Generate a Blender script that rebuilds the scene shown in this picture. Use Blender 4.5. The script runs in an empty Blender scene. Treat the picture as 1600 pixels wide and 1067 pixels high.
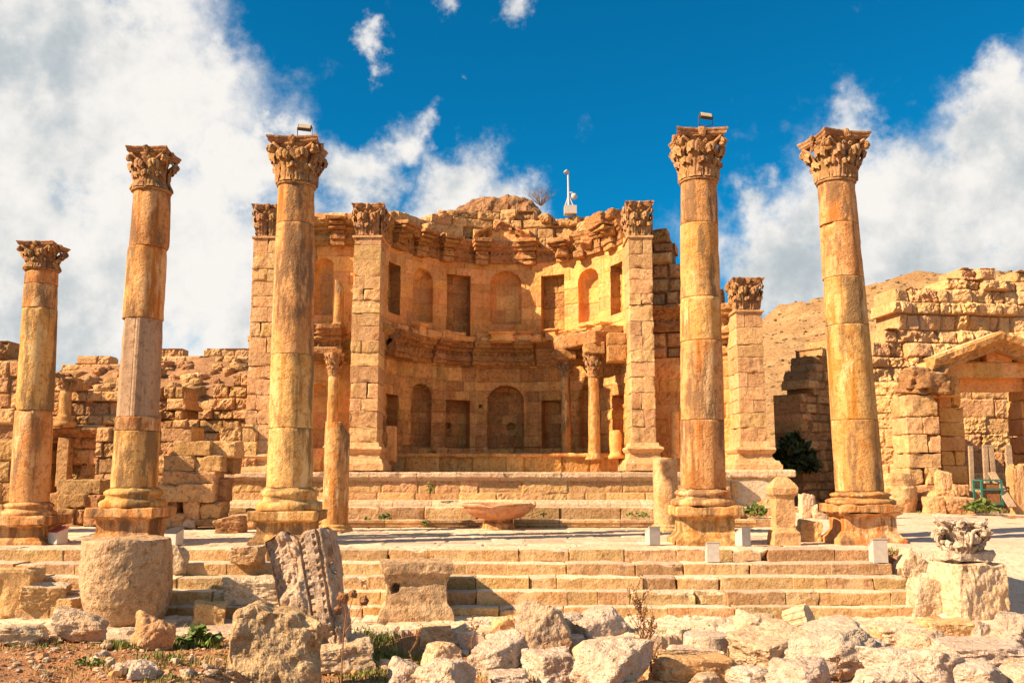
import bpy, math, random
import numpy as np
from math import radians as R, pi, cos, sin, tan, atan, sqrt

sc = bpy.context.scene
COL = sc.collection
# ---------------------------------------------------------------- camera, sky, sun, exposure
FPX = 1450.0
CAMZ = 1.76
PITCH = atan(215.0 / FPX)
cam_d = bpy.data.cameras.new('camera'); cam = bpy.data.objects.new('camera', cam_d); COL.objects.link(cam)
cam_d.lens = 36.0 * FPX / 1600.0; cam_d.sensor_width = 36; cam_d.clip_start = .1; cam_d.clip_end = 4000
cam.location = (0, 0, CAMZ); cam.rotation_euler = (pi / 2 + PITCH, 0, 0)
sc.camera = cam
SUN_AZ, SUN_EL = R(22.5), R(35)          # light travels towards +x, a little towards +y, and down
SUN_STR, SKY_STR, EXPO = 5.0, .1, 1.18
sun_d = bpy.data.lights.new('sun', 'SUN'); sun = bpy.data.objects.new('sun', sun_d); COL.objects.link(sun)
sun_d.energy = SUN_STR; sun_d.angle = R(.5); sun_d.color = (1.0, .735, .49)
from mathutils import Vector
trav = Vector((cos(SUN_EL) * cos(SUN_AZ), cos(SUN_EL) * sin(SUN_AZ), -sin(SUN_EL)))
sun.rotation_euler = trav.to_track_quat('-Z', 'Y').to_euler(); sun.location = (-30, -10, 30)
sc.view_settings.view_transform = 'Standard'; sc.view_settings.look = 'None'
sc.view_settings.gamma = 1; sc.view_settings.exposure = EXPO; sc.view_settings.use_curve_mapping = False

def ray(px, py):
    u = (px - 800) / FPX; v = (533.5 - py) / FPX
    return u, cos(PITCH) - v * sin(PITCH), sin(PITCH) + v * cos(PITCH)
def at(px, py, Y):                      # the point seen at a pixel, Y metres ahead
    a, b, c = ray(px, py); t = Y / b
    return np.array((a * t, Y, CAMZ + c * t))
def ax(px, py, Y): return at(px, py, Y)[0]
def az(py, Y): return at(800, py, Y)[2]
def ppm(py, Y):                         # pixels per metre there
    return FPX * ray(800, py)[1] / Y

world = bpy.data.worlds.new('World'); sc.world = world; world.use_nodes = True
class NT:
    def __init__(s, nt): s.nt = nt; s.N = nt.nodes; s.L = nt.links
    def new(s, t, **k):
        n = s.N.new(t)
        for a, b in k.items(): setattr(n, a, b)
        return n
    def put(s, sock, v):
        if hasattr(v, 'is_output'): s.L.new(v, sock)
        else: sock.default_value = v
    def math(s, op, a, b=0.0, c=0.0, clamp=False):
        n = s.new('ShaderNodeMath', operation=op, use_clamp=clamp)
        s.put(n.inputs[0], a); s.put(n.inputs[1], b); s.put(n.inputs[2], c); return n.outputs[0]
    def vmath(s, op, a, b=(0, 0, 0), out=0, scale=None):
        n = s.new('ShaderNodeVectorMath', operation=op)
        s.put(n.inputs[0], a); s.put(n.inputs[1], b)
        if scale is not None: s.put(n.inputs['Scale'], scale)
        return n.outputs[out]
    def noise(s, vec, scale, detail=6, rough=.55, out=0, dist=0):
        n = s.new('ShaderNodeTexNoise'); s.put(n.inputs['Vector'], vec)
        n.inputs['Scale'].default_value = scale; n.inputs['Detail'].default_value = detail
        n.inputs['Roughness'].default_value = rough; n.inputs['Distortion'].default_value = dist
        return n.outputs[out]
    def rng(s, v, a, b, c=0.0, d=1.0, smooth=True):
        n = s.new('ShaderNodeMapRange', interpolation_type='SMOOTHSTEP' if smooth else 'LINEAR')
        s.put(n.inputs[0], v)
        for i, q in enumerate((a, b, c, d)): s.put(n.inputs[1 + i], q)
        return n.outputs[0]
    def mix(s, f, a, b, blend='MIX'):
        n = s.new('ShaderNodeMix', data_type='RGBA', blend_type=blend)
        s.put(n.inputs[0], f)
        s.put(n.inputs[6], tuple(a) + (1,) if isinstance(a, (tuple, list)) and len(a) == 3 else a)
        s.put(n.inputs[7], tuple(b) + (1,) if isinstance(b, (tuple, list)) and len(b) == 3 else b)
        return n.outputs[2]

def build_world():
    w = NT(world.node_tree); w.N.clear()
    out = w.new('ShaderNodeOutputWorld'); bg = w.new('ShaderNodeBackground')
    w.L.new(bg.outputs[0], out.inputs[0]); bg.inputs[1].default_value = SKY_STR
    sky = w.new('ShaderNodeTexSky', sky_type='NISHITA'); sky.sun_disc = False
    sky.sun_elevation = SUN_EL
    sx, sy = -cos(SUN_AZ), -sin(SUN_AZ)
    sky.sun_rotation = math.atan2(sx, sy); sky.altitude = 900; sky.air_density = 1.0; sky.dust_density = .25; sky.ozone_density = 2.5
    tc = w.new('ShaderNodeTexCoord'); d = tc.outputs['Generated']
    skyc = w.mix(1.0, sky.outputs[0], SKY_TINT, 'MULTIPLY')
    nz = w.noise(d, 7, 8, .6, out=1)
    nz2 = w.noise(d, 26, 6, .6, out=1)
    off = w.vmath('SCALE', w.vmath('SUBTRACT', nz, (.5, .5, .5)), scale=.17)
    off2 = w.vmath('SCALE', w.vmath('SUBTRACT', nz2, (.5, .5, .5)), scale=.05)
    dd = w.vmath('ADD', w.vmath('ADD', d, off), off2)
    # cloud bank: px, py, radius px, weight
    blobs = [(60, 120, 330, 1), (230, 150, 250, .95), (60, 420, 330, 1), (250, 400, 260, .97), (370, 260, 120, .85), (330, 90, 100, .75),
             (430, 200, 70, .7), (545, 285, 110, .85), (605, 215, 75, .70), (655, 190, 48, .58), (558, 42, 40, .62), (690, 305, 100, .78), (780, 310, 75, .68),
             (690, 0, 40, .56), (825, 5, 55, .62), (420, 500, 250, .9), (755, 140, 22, .5),
             (1240, 400, 150, .95), (1200, 330, 70, .75), (1340, 330, 160, .95), (1330, 240, 90, .74), (1480, 330, 200, 1), (1560, 220, 130, .95), (1570, 130, 80, .74),
             (1660, 260, 220, 1), (1430, 420, 220, .95), (1400, 215, 60, .55), (1760, 400, 300, 1)]
    acc = None
    for px, py, r, wt in blobs:
        v = Vector(ray(px, py)); v.normalize()
        dist = w.vmath('DISTANCE', dd, tuple(v), out=1)
        b = w.rng(dist, r / FPX * 1.12, 0.0, 0.0, wt)
        acc = b if acc is None else w.math('MAXIMUM', acc, b)
    sep = w.new('ShaderNodeSeparateXYZ'); w.L.new(d, sep.inputs[0])
    behind = w.rng(sep.outputs[1], .55, -.1, 0, .33)
    acc = w.math('MAXIMUM', acc, behind)
    fb = w.noise(d, 11, 9, .62)
    dens = w.math('ADD', acc, w.math('MULTIPLY', w.math('SUBTRACT', fb, .5), 1.25))
    cov = w.rng(dens, .10, .72)
    n3 = w.noise(w.vmath('ADD', d, (.03, .0, -.05)), 6, 7, .6)
    up = w.rng(sep.outputs[2], .02, .42, -.05, .12, smooth=False)
    shade = w.math('ADD', w.math('ADD', n3, up), w.math('MULTIPLY', w.math('SUBTRACT', fb, .5), .55))
    fb2 = w.noise(w.vmath('ADD', d, (-.016, .0, .014)), 11, 9, .62)
    shade = w.math('ADD', shade, w.math('MULTIPLY', w.math('SUBTRACT', fb, fb2), .45))
    thick = w.rng(dens, .55, 1.15, .12, -.06)
    shade = w.math('ADD', shade, thick)
    cc = w.mix(w.rng(shade, .36, .72), CLOUD_DARK, CLOUD_LIGHT)
    col = w.mix(cov, skyc, cc)
    w.L.new(col, bg.inputs[0])
SKY_TINT = (.010, .43, .57)
CLOUD_DARK = (2.1, 2.38, 2.55)
CLOUD_LIGHT = (4.2, 4.05, 3.85)
build_world()

# ---------------------------------------------------------------- noise (numpy)
def _hash(ix, iy, iz, seed):
    h = (ix.astype(np.int64) * 374761393 + iy.astype(np.int64) * 668265263 + iz.astype(np.int64) * 2147483647 + seed * 1274126177) & 0xffffffff
    h = ((h ^ (h >> 13)) * 1274126177) & 0xffffffff
    h = ((h ^ (h >> 16)) * 2246822519) & 0xffffffff
    return ((h ^ (h >> 15)) & 0xffffff) / float(0xffffff)
def vnoise(P, seed=0):
    i = np.floor(P).astype(np.int64); f = P - i; f = f * f * (3 - 2 * f)
    x, y, z = i[..., 0], i[..., 1], i[..., 2]; o = 0
    for a in (0, 1):
        for b in (0, 1):
            for c in (0, 1):
                wt = (f[..., 0] if a else 1 - f[..., 0]) * (f[..., 1] if b else 1 - f[..., 1]) * (f[..., 2] if c else 1 - f[..., 2])
                o = o + wt * _hash(x + a, y + b, z + c, seed)
    return o * 2 - 1
def fbm(P, seed=0, oct=4, rough=.5):
    P = np.asarray(P, float); a, s, o = 1.0, 1.0, 0
    for k in range(oct):
        o = o + a * vnoise(P * s + 17.3 * k, seed + k * 7); s *= 2.03; a *= rough
    return o
def h1(i, seed=0):
    i = np.asarray(i).astype(np.int64); z = np.zeros_like(i)
    return _hash(i, z + 11, z + 5, seed)
def sm(x, a, b):
    t = np.clip((np.asarray(x, float) - a) / (b - a), 0, 1); return t * t * (3 - 2 * t)

# ---------------------------------------------------------------- objects
def wloc(o):
    v = np.zeros(3)
    while o is not None: v += np.array(o.location); o = o.parent
    return v
def mk(name, V, Fs, mat, parent=None, smooth=False, blk=None, loc=None):
    """one mesh object; V in world space; Fs = list of int arrays (n,3)/(n,4)"""
    V = np.asarray(V, float)
    if parent is not None: org = wloc(parent)
    elif loc is not None: org = np.array(loc, float)
    else: org = np.zeros(3)
    me = bpy.data.meshes.new(name)
    Fs = [np.asarray(f, np.int64) for f in Fs if len(f)]
    nl = sum(f.size for f in Fs); nf = sum(len(f) for f in Fs)
    me.vertices.add(len(V)); me.vertices.foreach_set('co', (V - org).astype(np.float32).ravel())
    me.loops.add(nl); me.loops.foreach_set('vertex_index', np.concatenate([f.ravel() for f in Fs]).astype(np.int32))
    me.polygons.add(nf)
    tot = np.concatenate([np.full(len(f), f.shape[1]) for f in Fs]); st = np.concatenate(([0], np.cumsum(tot)[:-1]))
    me.polygons.foreach_set('loop_start', st.astype(np.int32)); me.polygons.foreach_set('loop_total', tot.astype(np.int32))
    me.polygons.foreach_set('use_smooth', np.full(nf, bool(smooth)))
    me.update(calc_edges=True)
    if blk is not None:
        a = me.attributes.new('blk', 'FLOAT', 'POINT'); a.data.foreach_set('value', np.asarray(blk, np.float32))
    me.validate()
    me.materials.append(mat)
    o = bpy.data.objects.new(name, me); COL.objects.link(o)
    if parent is not None: o.parent = parent
    else: o.location = org
    return o
def tag(o, label, cat, group=None):
    o['label'] = label; o['category'] = cat
    if group: o['group'] = group
    return o
def struct(o, kind='structure'): o['kind'] = kind; return o
def thing(name, loc, label, cat, group=None):
    o = bpy.data.objects.new(name, None); COL.objects.link(o); o.location = tuple(loc); o.empty_display_size = .2
    return tag(o, label, cat, group)
class MB:
    def __init__(s): s.V = []; s.F = {3: [], 4: []}; s.n = 0; s.B = []
    def add(s, V, Fs, b=.5):
        V = np.asarray(V, float).reshape(-1, 3)
        for f in Fs:
            f = np.asarray(f, np.int64)
            if len(f): s.F[f.shape[1]].append(f + s.n)
        s.V.append(V); s.B.append(np.full(len(V), b) if np.isscalar(b) else np.asarray(b)); s.n += len(V); return s
    def verts(s): return np.concatenate(s.V)
    def apply(s, fn): s.V = [fn(np.concatenate(s.V))]; return s
    def build(s, name, mat, parent=None, smooth=False, loc=None):
        Fs = [np.concatenate(s.F[k]) for k in (3, 4) if s.F[k]]
        return mk(name, np.concatenate(s.V), Fs, mat, parent, smooth, np.concatenate(s.B), loc)
def grid_faces(nu, nv, wrap=False, flip=False):
    iu = np.arange(nu if wrap else nu - 1); iv = np.arange(nv - 1)
    a, b = np.meshgrid(iu, iv, indexing='ij'); a2 = (a + 1) % nu
    q = np.stack([a * nv + b, a2 * nv + b, a2 * nv + b + 1, a * nv + b + 1], -1).reshape(-1, 4)
    return q[:, ::-1] if flip else q
_cube = {}
def cube_grid(n):
    if n in _cube: return _cube[n]
    t = np.arange(n + 1); pts = []; fs = []; k = 0
    for axx in range(3):
        for sgn in (0, n):
            a, b = np.meshgrid(t, t, indexing='ij'); p = np.zeros((n + 1, n + 1, 3), int)
            p[..., axx] = sgn; p[..., (axx + 1) % 3] = a; p[..., (axx + 2) % 3] = b
            pts.append(p.reshape(-1, 3)); fs.append(grid_faces(n + 1, n + 1, flip=(sgn == 0)) + k); k += (n + 1) ** 2
    P = np.concatenate(pts); Fq = np.concatenate(fs)
    u, inv = np.unique(P, axis=0, return_inverse=True)
    _cube[n] = (u, inv.reshape(-1)[Fq]); return _cube[n]
def rot3(rx=0, ry=0, rz=0):
    cx, sx, cy, sy, cz, sz = cos(rx), sin(rx), cos(ry), sin(ry), cos(rz), sin(rz)
    X = np.array([[1, 0, 0], [0, cx, -sx], [0, sx, cx]]); Y = np.array([[cy, 0, sy], [0, 1, 0], [-sy, 0, cy]]); Z = np.array([[cz, -sz, 0], [sz, cz, 0], [0, 0, 1]])
    return Z @ Y @ X
def rblock(c, s, seed=0, n=8, bev=.03, amp=.015, fr=2.2, rot=(0, 0, 0), chip=.0, fn=None):
    """rough dressed block, size s, centre c"""
    I, Fq = cube_grid(n); h = np.array(s, float) / 2; P = np.zeros(I.shape)
    for k in range(3):
        b = min(bev, h[k] * .45); t = np.linspace(-h[k] + b, h[k] - b, n - 1); t = np.concatenate(([-h[k]], t, [h[k]])); P[:, k] = t[I[:, k]]
    q = np.clip(P, -(h - np.minimum(bev, h * .45)), h - np.minimum(bev, h * .45)); d = P - q
    L = np.linalg.norm(d, axis=1, keepdims=True); dn = d / np.maximum(L, 1e-9)
    P = q + dn * np.minimum(L, bev)
    off = np.array((seed * 3.17, seed * 1.31, seed * 2.7))
    P = P + dn * (amp * fbm(P * fr + off, seed, 4))[:, None] if amp else P
    if chip:
        e = (np.abs(P) / h); near = np.sort(e, axis=1)[:, 1]
        k = np.clip(fbm(P * 1.7 + off + 9, seed + 3, 3) - .15, 0, 1) * sm(near, .55, 1)
        P = P - np.sign(P) * (k * chip)[:, None] * e
    if fn is not None: P = fn(P, h)
    if any(rot): P = P @ rot3(*rot).T
    return P + np.array(c), [Fq]
def rock(size, seed, n=14, planes=14, p=14, rough=.05, boxy=.0):
    I, Fq = cube_grid(n); D = I / n * 2 - 1; D = np.tan(D * pi / 4); D = D / np.linalg.norm(D, axis=1, keepdims=True)
    rs = np.random.RandomState(seed + 100)
    nn = rs.normal(size=(planes, 3)); nn /= np.linalg.norm(nn, axis=1, keepdims=True); dd = rs.uniform(.72, 1.0, planes)
    axs = np.array([[1, 0, 0], [-1, 0, 0], [0, 1, 0], [0, -1, 0], [0, 0, 1], [0, 0, -1]], float) + rs.normal(size=(6, 3)) * .12 * (1.4 - boxy)
    axs /= np.linalg.norm(axs, axis=1, keepdims=True)
    if boxy > 0: dd = dd * (1 + boxy * .55); nn = np.concatenate((nn, axs)); dd = np.concatenate((dd, np.full(6, .9)))
    else: nn = np.concatenate((nn, axs)); dd = np.concatenate((dd, np.full(6, 1.0)))
    k = np.maximum(D @ nn.T, 1e-3) / dd
    r = (k ** p).sum(1) ** (-1 / p)
    P = D * r[:, None]
    P = P / np.abs(P).max(0)
    P = P * (1 + rough * 1.6 * fbm(P * 1.6 + seed, seed, 3) + rough * .8 * fbm(P * 5 + seed, seed + 5, 4, .6))[:, None]
    return P * np.array(size) / 2, [Fq]
def lathe(prof, n=48, c=(0, 0, 0), fnr=None, caps=True):
    prof = np.array(prof, float); ph = np.linspace(0, 2 * pi, n, endpoint=False)
    r = prof[:, 0][None] * np.ones((n, 1))
    if fnr is not None: r = fnr(r, ph[:, None], prof[:, 1][None])
    V = np.stack([r * np.cos(ph)[:, None], r * np.sin(ph)[:, None], prof[:, 1][None] * np.ones((n, 1))], -1)
    m = len(prof); Fs = [grid_faces(n, m, wrap=True)]; V = V.reshape(-1, 3)
    if caps:
        V = np.concatenate((V, [[0, 0, prof[0, 1]], [0, 0, prof[-1, 1]]])); i = np.arange(n); j = (i + 1) % n; b = n * m
        Fs += [np.stack([np.full(n, b), j * m, i * m], -1), np.stack([np.full(n, b + 1), i * m + m - 1, j * m + m - 1], -1)]
    return V + np.array(c), Fs
def sqprof(prof, c=(0, 0, 0), k=10, ratio=1.0):
    """square-plan moulded block (half width, z) with k points a side"""
    prof = np.array(prof, float); t = np.linspace(-1, 1, k, endpoint=False)
    ring = np.concatenate([np.stack([t, -np.ones(k)], 1), np.stack([np.ones(k), t], 1), np.stack([-t, np.ones(k)], 1), np.stack([-np.ones(k), -t], 1)])
    n = len(ring); m = len(prof)
    V = np.stack([ring[:, 0][:, None] * prof[:, 0][None], ring[:, 1][:, None] * (prof[:, 0][None] if ratio == 1 else prof[:, 0][None] + ratio - 1), np.ones((n, 1)) * prof[:, 1][None]], -1).reshape(-1, 3)
    V = np.concatenate((V, [[0, 0, prof[0, 1]], [0, 0, prof[-1, 1]]])); i = np.arange(n); j = (i + 1) % n; b = n * m
    Fs = [grid_faces(n, m, wrap=True), np.stack([np.full(n, b), j * m, i * m], -1), np.stack([np.full(n, b + 1), i * m + m - 1, j * m + m - 1], -1)]
    return V + np.array(c), Fs
def dense(prof, step):
    out = [prof[0]]
    for a, b in zip(prof[:-1], prof[1:]):
        L = math.hypot(b[0] - a[0], b[1] - a[1]); m = max(1, int(L / step))
        for k in range(1, m + 1): out.append((a[0] + (b[0] - a[0]) * k / m, a[1] + (b[1] - a[1]) * k / m))
    return out
def slab(Pg, th, wrapless=True):
    """closed slab from a grid of points (nu,nv,3) pushed back by th along the grid normals"""
    nu, nv = Pg.shape[:2]; du = np.gradient(Pg, axis=0); dv = np.gradient(Pg, axis=1); N = np.cross(du, dv); N /= np.maximum(np.linalg.norm(N, axis=-1, keepdims=True), 1e-9)
    A = Pg.reshape(-1, 3); Bk = (Pg - N * th).reshape(-1, 3); f = grid_faces(nu, nv); m = nu * nv
    b = np.concatenate([np.arange(nv), np.arange(1, nu) * nv + nv - 1, np.arange(nv - 2, -1, -1) + (nu - 1) * nv, np.arange(nu - 2, 0, -1) * nv]); b2 = np.roll(b, -1)
    return np.concatenate((A, Bk)), [f, f[:, ::-1] + m, np.stack([b2, b, b + m, b2 + m], -1)]
def tube(pts, r, n=6):
    pts = np.array(pts, float); m = len(pts); r = np.full(m, r) if np.isscalar(r) else np.array(r)
    t = np.gradient(pts, axis=0); t /= np.maximum(np.linalg.norm(t, axis=1, keepdims=True), 1e-9)
    up = np.where(np.abs(t[:, 2:3]) > .9, np.array([[1., 0, 0]]), np.array([[0, 0, 1.]])); a = np.cross(t, up); a /= np.linalg.norm(a, axis=1, keepdims=True); b = np.cross(t, a)
    ph = np.linspace(0, 2 * pi, n, endpoint=False)
    V = pts[None] + (a[None] * np.cos(ph)[:, None, None] + b[None] * np.sin(ph)[:, None, None]) * r[None, :, None]
    V = np.concatenate((V.reshape(-1, 3), pts[[0, -1]])); i = np.arange(n); j = (i + 1) % n; e = n * m
    return V, [grid_faces(n, m, wrap=True), np.stack([np.full(n, e), j * m, i * m], -1), np.stack([np.full(n, e + 1), i * m + m - 1, j * m + m - 1], -1)]
def box(c, s, rot=(0, 0, 0)):
    x, y, z = np.array(s) / 2.0
    V = np.array([[-x, -y, -z], [x, -y, -z], [x, y, -z], [-x, y, -z], [-x, -y, z], [x, -y, z], [x, y, z], [-x, y, z]])
    if any(rot): V = V @ rot3(*rot).T
    return V + np.array(c), [np.array([[0, 3, 2, 1], [4, 5, 6, 7], [0, 1, 5, 4], [1, 2, 6, 5], [2, 3, 7, 6], [3, 0, 4, 7]])]
def wobble(V, amp, fr, seed, oct=4):
    return V + np.stack([fbm(V * fr + k * 31 + seed, seed + k, oct) for k in range(3)], -1) * amp

# ---------------------------------------------------------------- materials
def stone(name, c1, c2, c3, c4, streak=.0, sc_=1.0, bump=.5, blkv=.35, pit=.5, grain=.25, lich=.0, lcol=(.30, .27, .22), stcol=(.42, .16, .03), topc=None, wash=0.0):
    c1, c2, c3, c4 = [tuple(x * k for x, k in zip(c, (1.0, .93, .90))) for c in (c1, c2, c3, c4)]
    m = bpy.data.materials.new(name); m.use_nodes = True; t = NT(m.node_tree); b = t.N['Principled BSDF']
    tc = t.new('ShaderNodeTexCoord'); oi = t.new('ShaderNodeObjectInfo')
    rv = t.math('MULTIPLY', oi.outputs['Random'], 40)
    P = t.vmath('ADD', tc.outputs['Object'], rv)
    at_ = t.new('ShaderNodeAttribute', attribute_name='blk'); bk = at_.outputs['Fac']
    Pb = t.vmath('ADD', P, t.vmath('SCALE', (3.1, 1.7, 2.3), scale=t.math('MULTIPLY', bk, 3.0)))
    n1 = t.noise(Pb, .55 * sc_, 5, .6); n2 = t.noise(P, 1.9 * sc_, 8, .68); n3 = t.noise(Pb, 7 * sc_, 6, .6); n4 = t.noise(P, 42 * sc_, 3, .6)
    col = t.mix(t.rng(n1, .36, .64), c1, c2)
    col = t.mix(t.math('MULTIPLY', t.rng(n2, .50, .68), .8), col, c3)
    col = t.mix(t.math('MULTIPLY', t.rng(n3, .50, .66), .75), col, c4)
    n6 = t.noise(P, 17 * sc_, 5, .65)
    spot = t.math('MULTIPLY', t.rng(n6, .60, .70), t.rng(n2, .40, .60))
    col = t.mix(t.math('MULTIPLY', spot, .7), col, tuple(.42 * x for x in c4))
    col = t.mix(t.math('MULTIPLY', t.rng(n6, .42, .32), .35), col, tuple(min(.75, 1.25 * x) for x in c2))
    if streak:
        mp = t.new('ShaderNodeMapping'); t.L.new(P, mp.inputs[0]); mp.inputs['Scale'].default_value = (3.2, 3.2, .16)
        s1 = t.noise(mp.outputs[0], 1.0, 5, .6)
        col = t.mix(t.math('MULTIPLY', t.rng(s1, .50, .66), streak), col, stcol)
        mp2 = t.new('ShaderNodeMapping'); t.L.new(P, mp2.inputs[0]); mp2.inputs['Scale'].default_value = (4.6, 4.6, .3); mp2.inputs['Location'].default_value = (7, 3, 1)
        s2 = t.noise(mp2.outputs[0], 1.0, 6, .65)
        col = t.mix(t.math('MULTIPLY', t.rng(s2, .55, .70), streak * .75), col, tuple(.33 * x for x in c1))
    if lich:
        n5 = t.noise(P, 2.6, 9, .72)
        col = t.mix(t.math('MULTIPLY', t.rng(n5, .50, .60), lich), col, lcol)
    if wash:                               # big soft brown stains running down
        mp3 = t.new('ShaderNodeMapping'); t.L.new(P, mp3.inputs[0]); mp3.inputs['Scale'].default_value = (1.5, 1.5, .38); mp3.inputs['Location'].default_value = (2, 8, 5)
        s3 = t.noise(mp3.outputs[0], 1.0, 9, .7)
        col = t.mix(t.math('MULTIPLY', t.rng(s3, .49, .60), wash), col, (.22, .13, .06))
        s4 = t.noise(t.vmath('ADD', mp3.outputs[0], (5, 1, 9)), 1.3, 9, .72)
        col = t.mix(t.math('MULTIPLY', t.rng(s4, .54, .64), wash), col, (.68, .46, .22))
    if topc:                               # upper faces paler: wear and dust, plus sunlit brightness put into the colour
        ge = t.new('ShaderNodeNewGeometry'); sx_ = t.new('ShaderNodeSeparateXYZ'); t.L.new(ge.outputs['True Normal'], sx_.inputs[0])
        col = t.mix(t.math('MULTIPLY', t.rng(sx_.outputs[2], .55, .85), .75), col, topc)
    val = t.math('ADD', t.math('MULTIPLY', t.math('SUBTRACT', bk, .5), blkv), 1.0)
    val = t.math('MULTIPLY', val, t.rng(n4, .3, .7, 1 - grain, 1 + grain, smooth=False))
    hsv = t.new('ShaderNodeHueSaturation'); t.L.new(col, hsv.inputs['Color']); t.L.new(val, hsv.inputs['Value'])
    t.L.new(t.math('ADD', t.math('MULTIPLY', t.math('SUBTRACT', t.math('FRACT', t.math('MULTIPLY', bk, 7.13)), .5), .018), .5), hsv.inputs['Hue'])
    t.L.new(hsv.outputs[0], b.inputs['Base Color'])
    b.inputs['Roughness'].default_value = .92; b.inputs['Specular IOR Level'].default_value = .15
    vo = t.new('ShaderNodeTexVoronoi'); t.L.new(t.vmath('ADD', P, t.vmath('SCALE', t.noise(P, 6, 3, out=1), scale=.25)), vo.inputs['Vector']); vo.inputs['Scale'].default_value = 9 * sc_
    pits = t.rng(vo.outputs['Distance'], .05, .34)
    hgt = t.math('ADD', t.math('ADD', t.math('MULTIPLY', n3, 1.0), t.math('MULTIPLY', pits, pit * .5)), t.math('MULTIPLY', n4, .22))
    hgt = t.math('ADD', hgt, t.math('ADD', t.math('MULTIPLY', n2, 1.3), t.math('MULTIPLY', n6, .55)))
    bp = t.new('ShaderNodeBump'); bp.inputs['Strength'].default_value = bump; bp.inputs['Distance'].default_value = .07; t.L.new(hgt, bp.inputs['Height'])
    t.L.new(bp.outputs[0], b.inputs['Normal'])
    return m
M = {}
M['column'] = stone('golden_column_stone', (.57, .315, .105), (.65, .41, .17), (.47, .20, .04), (.36, .17, .055), streak=1.0, wash=.95, bump=.65, blkv=.14, pit=.5, grain=.14)
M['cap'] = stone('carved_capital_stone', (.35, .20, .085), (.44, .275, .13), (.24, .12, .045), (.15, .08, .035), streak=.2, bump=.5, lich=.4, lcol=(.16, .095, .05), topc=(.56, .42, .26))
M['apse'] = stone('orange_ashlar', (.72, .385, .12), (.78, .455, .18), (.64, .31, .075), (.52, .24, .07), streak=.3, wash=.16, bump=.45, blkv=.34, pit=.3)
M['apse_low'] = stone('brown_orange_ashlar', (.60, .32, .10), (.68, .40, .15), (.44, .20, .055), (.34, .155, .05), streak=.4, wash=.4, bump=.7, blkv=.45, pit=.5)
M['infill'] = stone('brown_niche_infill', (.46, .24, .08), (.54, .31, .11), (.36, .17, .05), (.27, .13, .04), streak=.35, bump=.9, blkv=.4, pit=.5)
M['pier'] = stone('tan_ashlar', (.57, .37, .17), (.64, .44, .22), (.49, .29, .105), (.39, .215, .08), streak=.25, bump=.6, blkv=.32)
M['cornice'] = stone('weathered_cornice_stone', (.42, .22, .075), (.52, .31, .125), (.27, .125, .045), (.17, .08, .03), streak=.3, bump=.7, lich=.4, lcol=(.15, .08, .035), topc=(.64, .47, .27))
M['ruin'] = stone('ruin_stone', (.45, .27, .115), (.55, .36, .17), (.34, .185, .07), (.22, .12, .045), streak=.1, bump=.8, blkv=.6)
M['pale'] = stone('pale_limestone', (.60, .46, .29), (.66, .53, .36), (.53, .37, .20), (.42, .27, .14), bump=.7, blkv=.28)
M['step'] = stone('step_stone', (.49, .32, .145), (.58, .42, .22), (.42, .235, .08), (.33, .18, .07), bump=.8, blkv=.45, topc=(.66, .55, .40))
M['pave'] = stone('paving_stone', (.60, .49, .34), (.66, .55, .39), (.53, .40, .26), (.45, .32, .20), bump=.5, blkv=.5)
M['rubble'] = stone('white_rubble_stone', (.57, .475, .345), (.64, .55, .42), (.52, .41, .27), (.41, .30, .19), bump=1.0, blkv=.25, lich=.35, lcol=(.38, .31, .23))
M['grey'] = stone('grey_lichened_stone', (.56, .43, .28), (.62, .50, .34), (.45, .30, .15), (.30, .195, .10), bump=1.0, lich=.5, lcol=(.31, .25, .18))
M['brown'] = stone('rough_brown_stone', (.52, .36, .20), (.59, .44, .26), (.42, .25, .11), (.29, .17, .08), bump=1.2, lich=.5, lcol=(.28, .20, .12), sc_=.8)
M['drumgrey'] = stone('grey_brown_fluted_drum', (.33, .235, .15), (.39, .29, .19), (.27, .18, .11), (.20, .135, .08), streak=.5, bump=.35, stcol=(.22, .15, .09))
M['pink'] = stone('pinkish_basin_stone', (.52, .27, .15), (.57, .34, .21), (.44, .20, .09), (.36, .17, .08), streak=.3, bump=.25, blkv=.1)
M['soil'] = stone('orange_soil', (.47, .25, .10), (.54, .33, .15), (.38, .19, .07), (.60, .43, .25), sc_=1.6, bump=1.0, grain=.4)
M['hill'] = stone('dry_hillside', (.37, .245, .10), (.46, .33, .15), (.22, .14, .055), (.14, .09, .035), sc_=.36, bump=1.0, blkv=.0, lich=.7, lcol=(.20, .13, .05))
M['rust'] = None

def plain(name, col, rough=.6, metal=0, var=.12, sc_=8):
    m = bpy.data.materials.new(name); m.use_nodes = True; t = NT(m.node_tree); b = t.N['Principled BSDF']
    tc = t.new('ShaderNodeTexCoord'); n = t.noise(tc.outputs['Object'], sc_, 6, .6)
    c = t.mix(t.rng(n, .3, .7), tuple(x * (1 - var) for x in col), tuple(min(1, x * (1 + var)) for x in col))
    t.L.new(c, b.inputs['Base Color']); b.inputs['Roughness'].default_value = rough; b.inputs['Metallic'].default_value = metal
    b.inputs['Specular IOR Level'].default_value = .3
    return m
M['white'] = plain('white_paint', (.50, .45, .38), .5, var=.08)
M['dark'] = plain('dark_metal', (.05, .04, .035), .5)
M['glassy'] = plain('lamp_glass', (.42, .36, .24), .25)
M['red'] = plain('red_paint', (.28, .05, .03), .5)
M['pole'] = plain('grey_steel', (.62, .60, .56), .4, var=.08)
M['wood'] = plain('weathered_wood', (.36, .25, .15), .8, var=.35, sc_=14)
M['rust'] = plain('rusty_panel', (.26, .11, .04), .8, var=.3)
M['green'] = plain('green_painted_steel', (.03, .16, .12), .5)
M['leaf'] = plain('weed_leaf', (.10, .15, .025), .6, var=.4, sc_=5)
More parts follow.
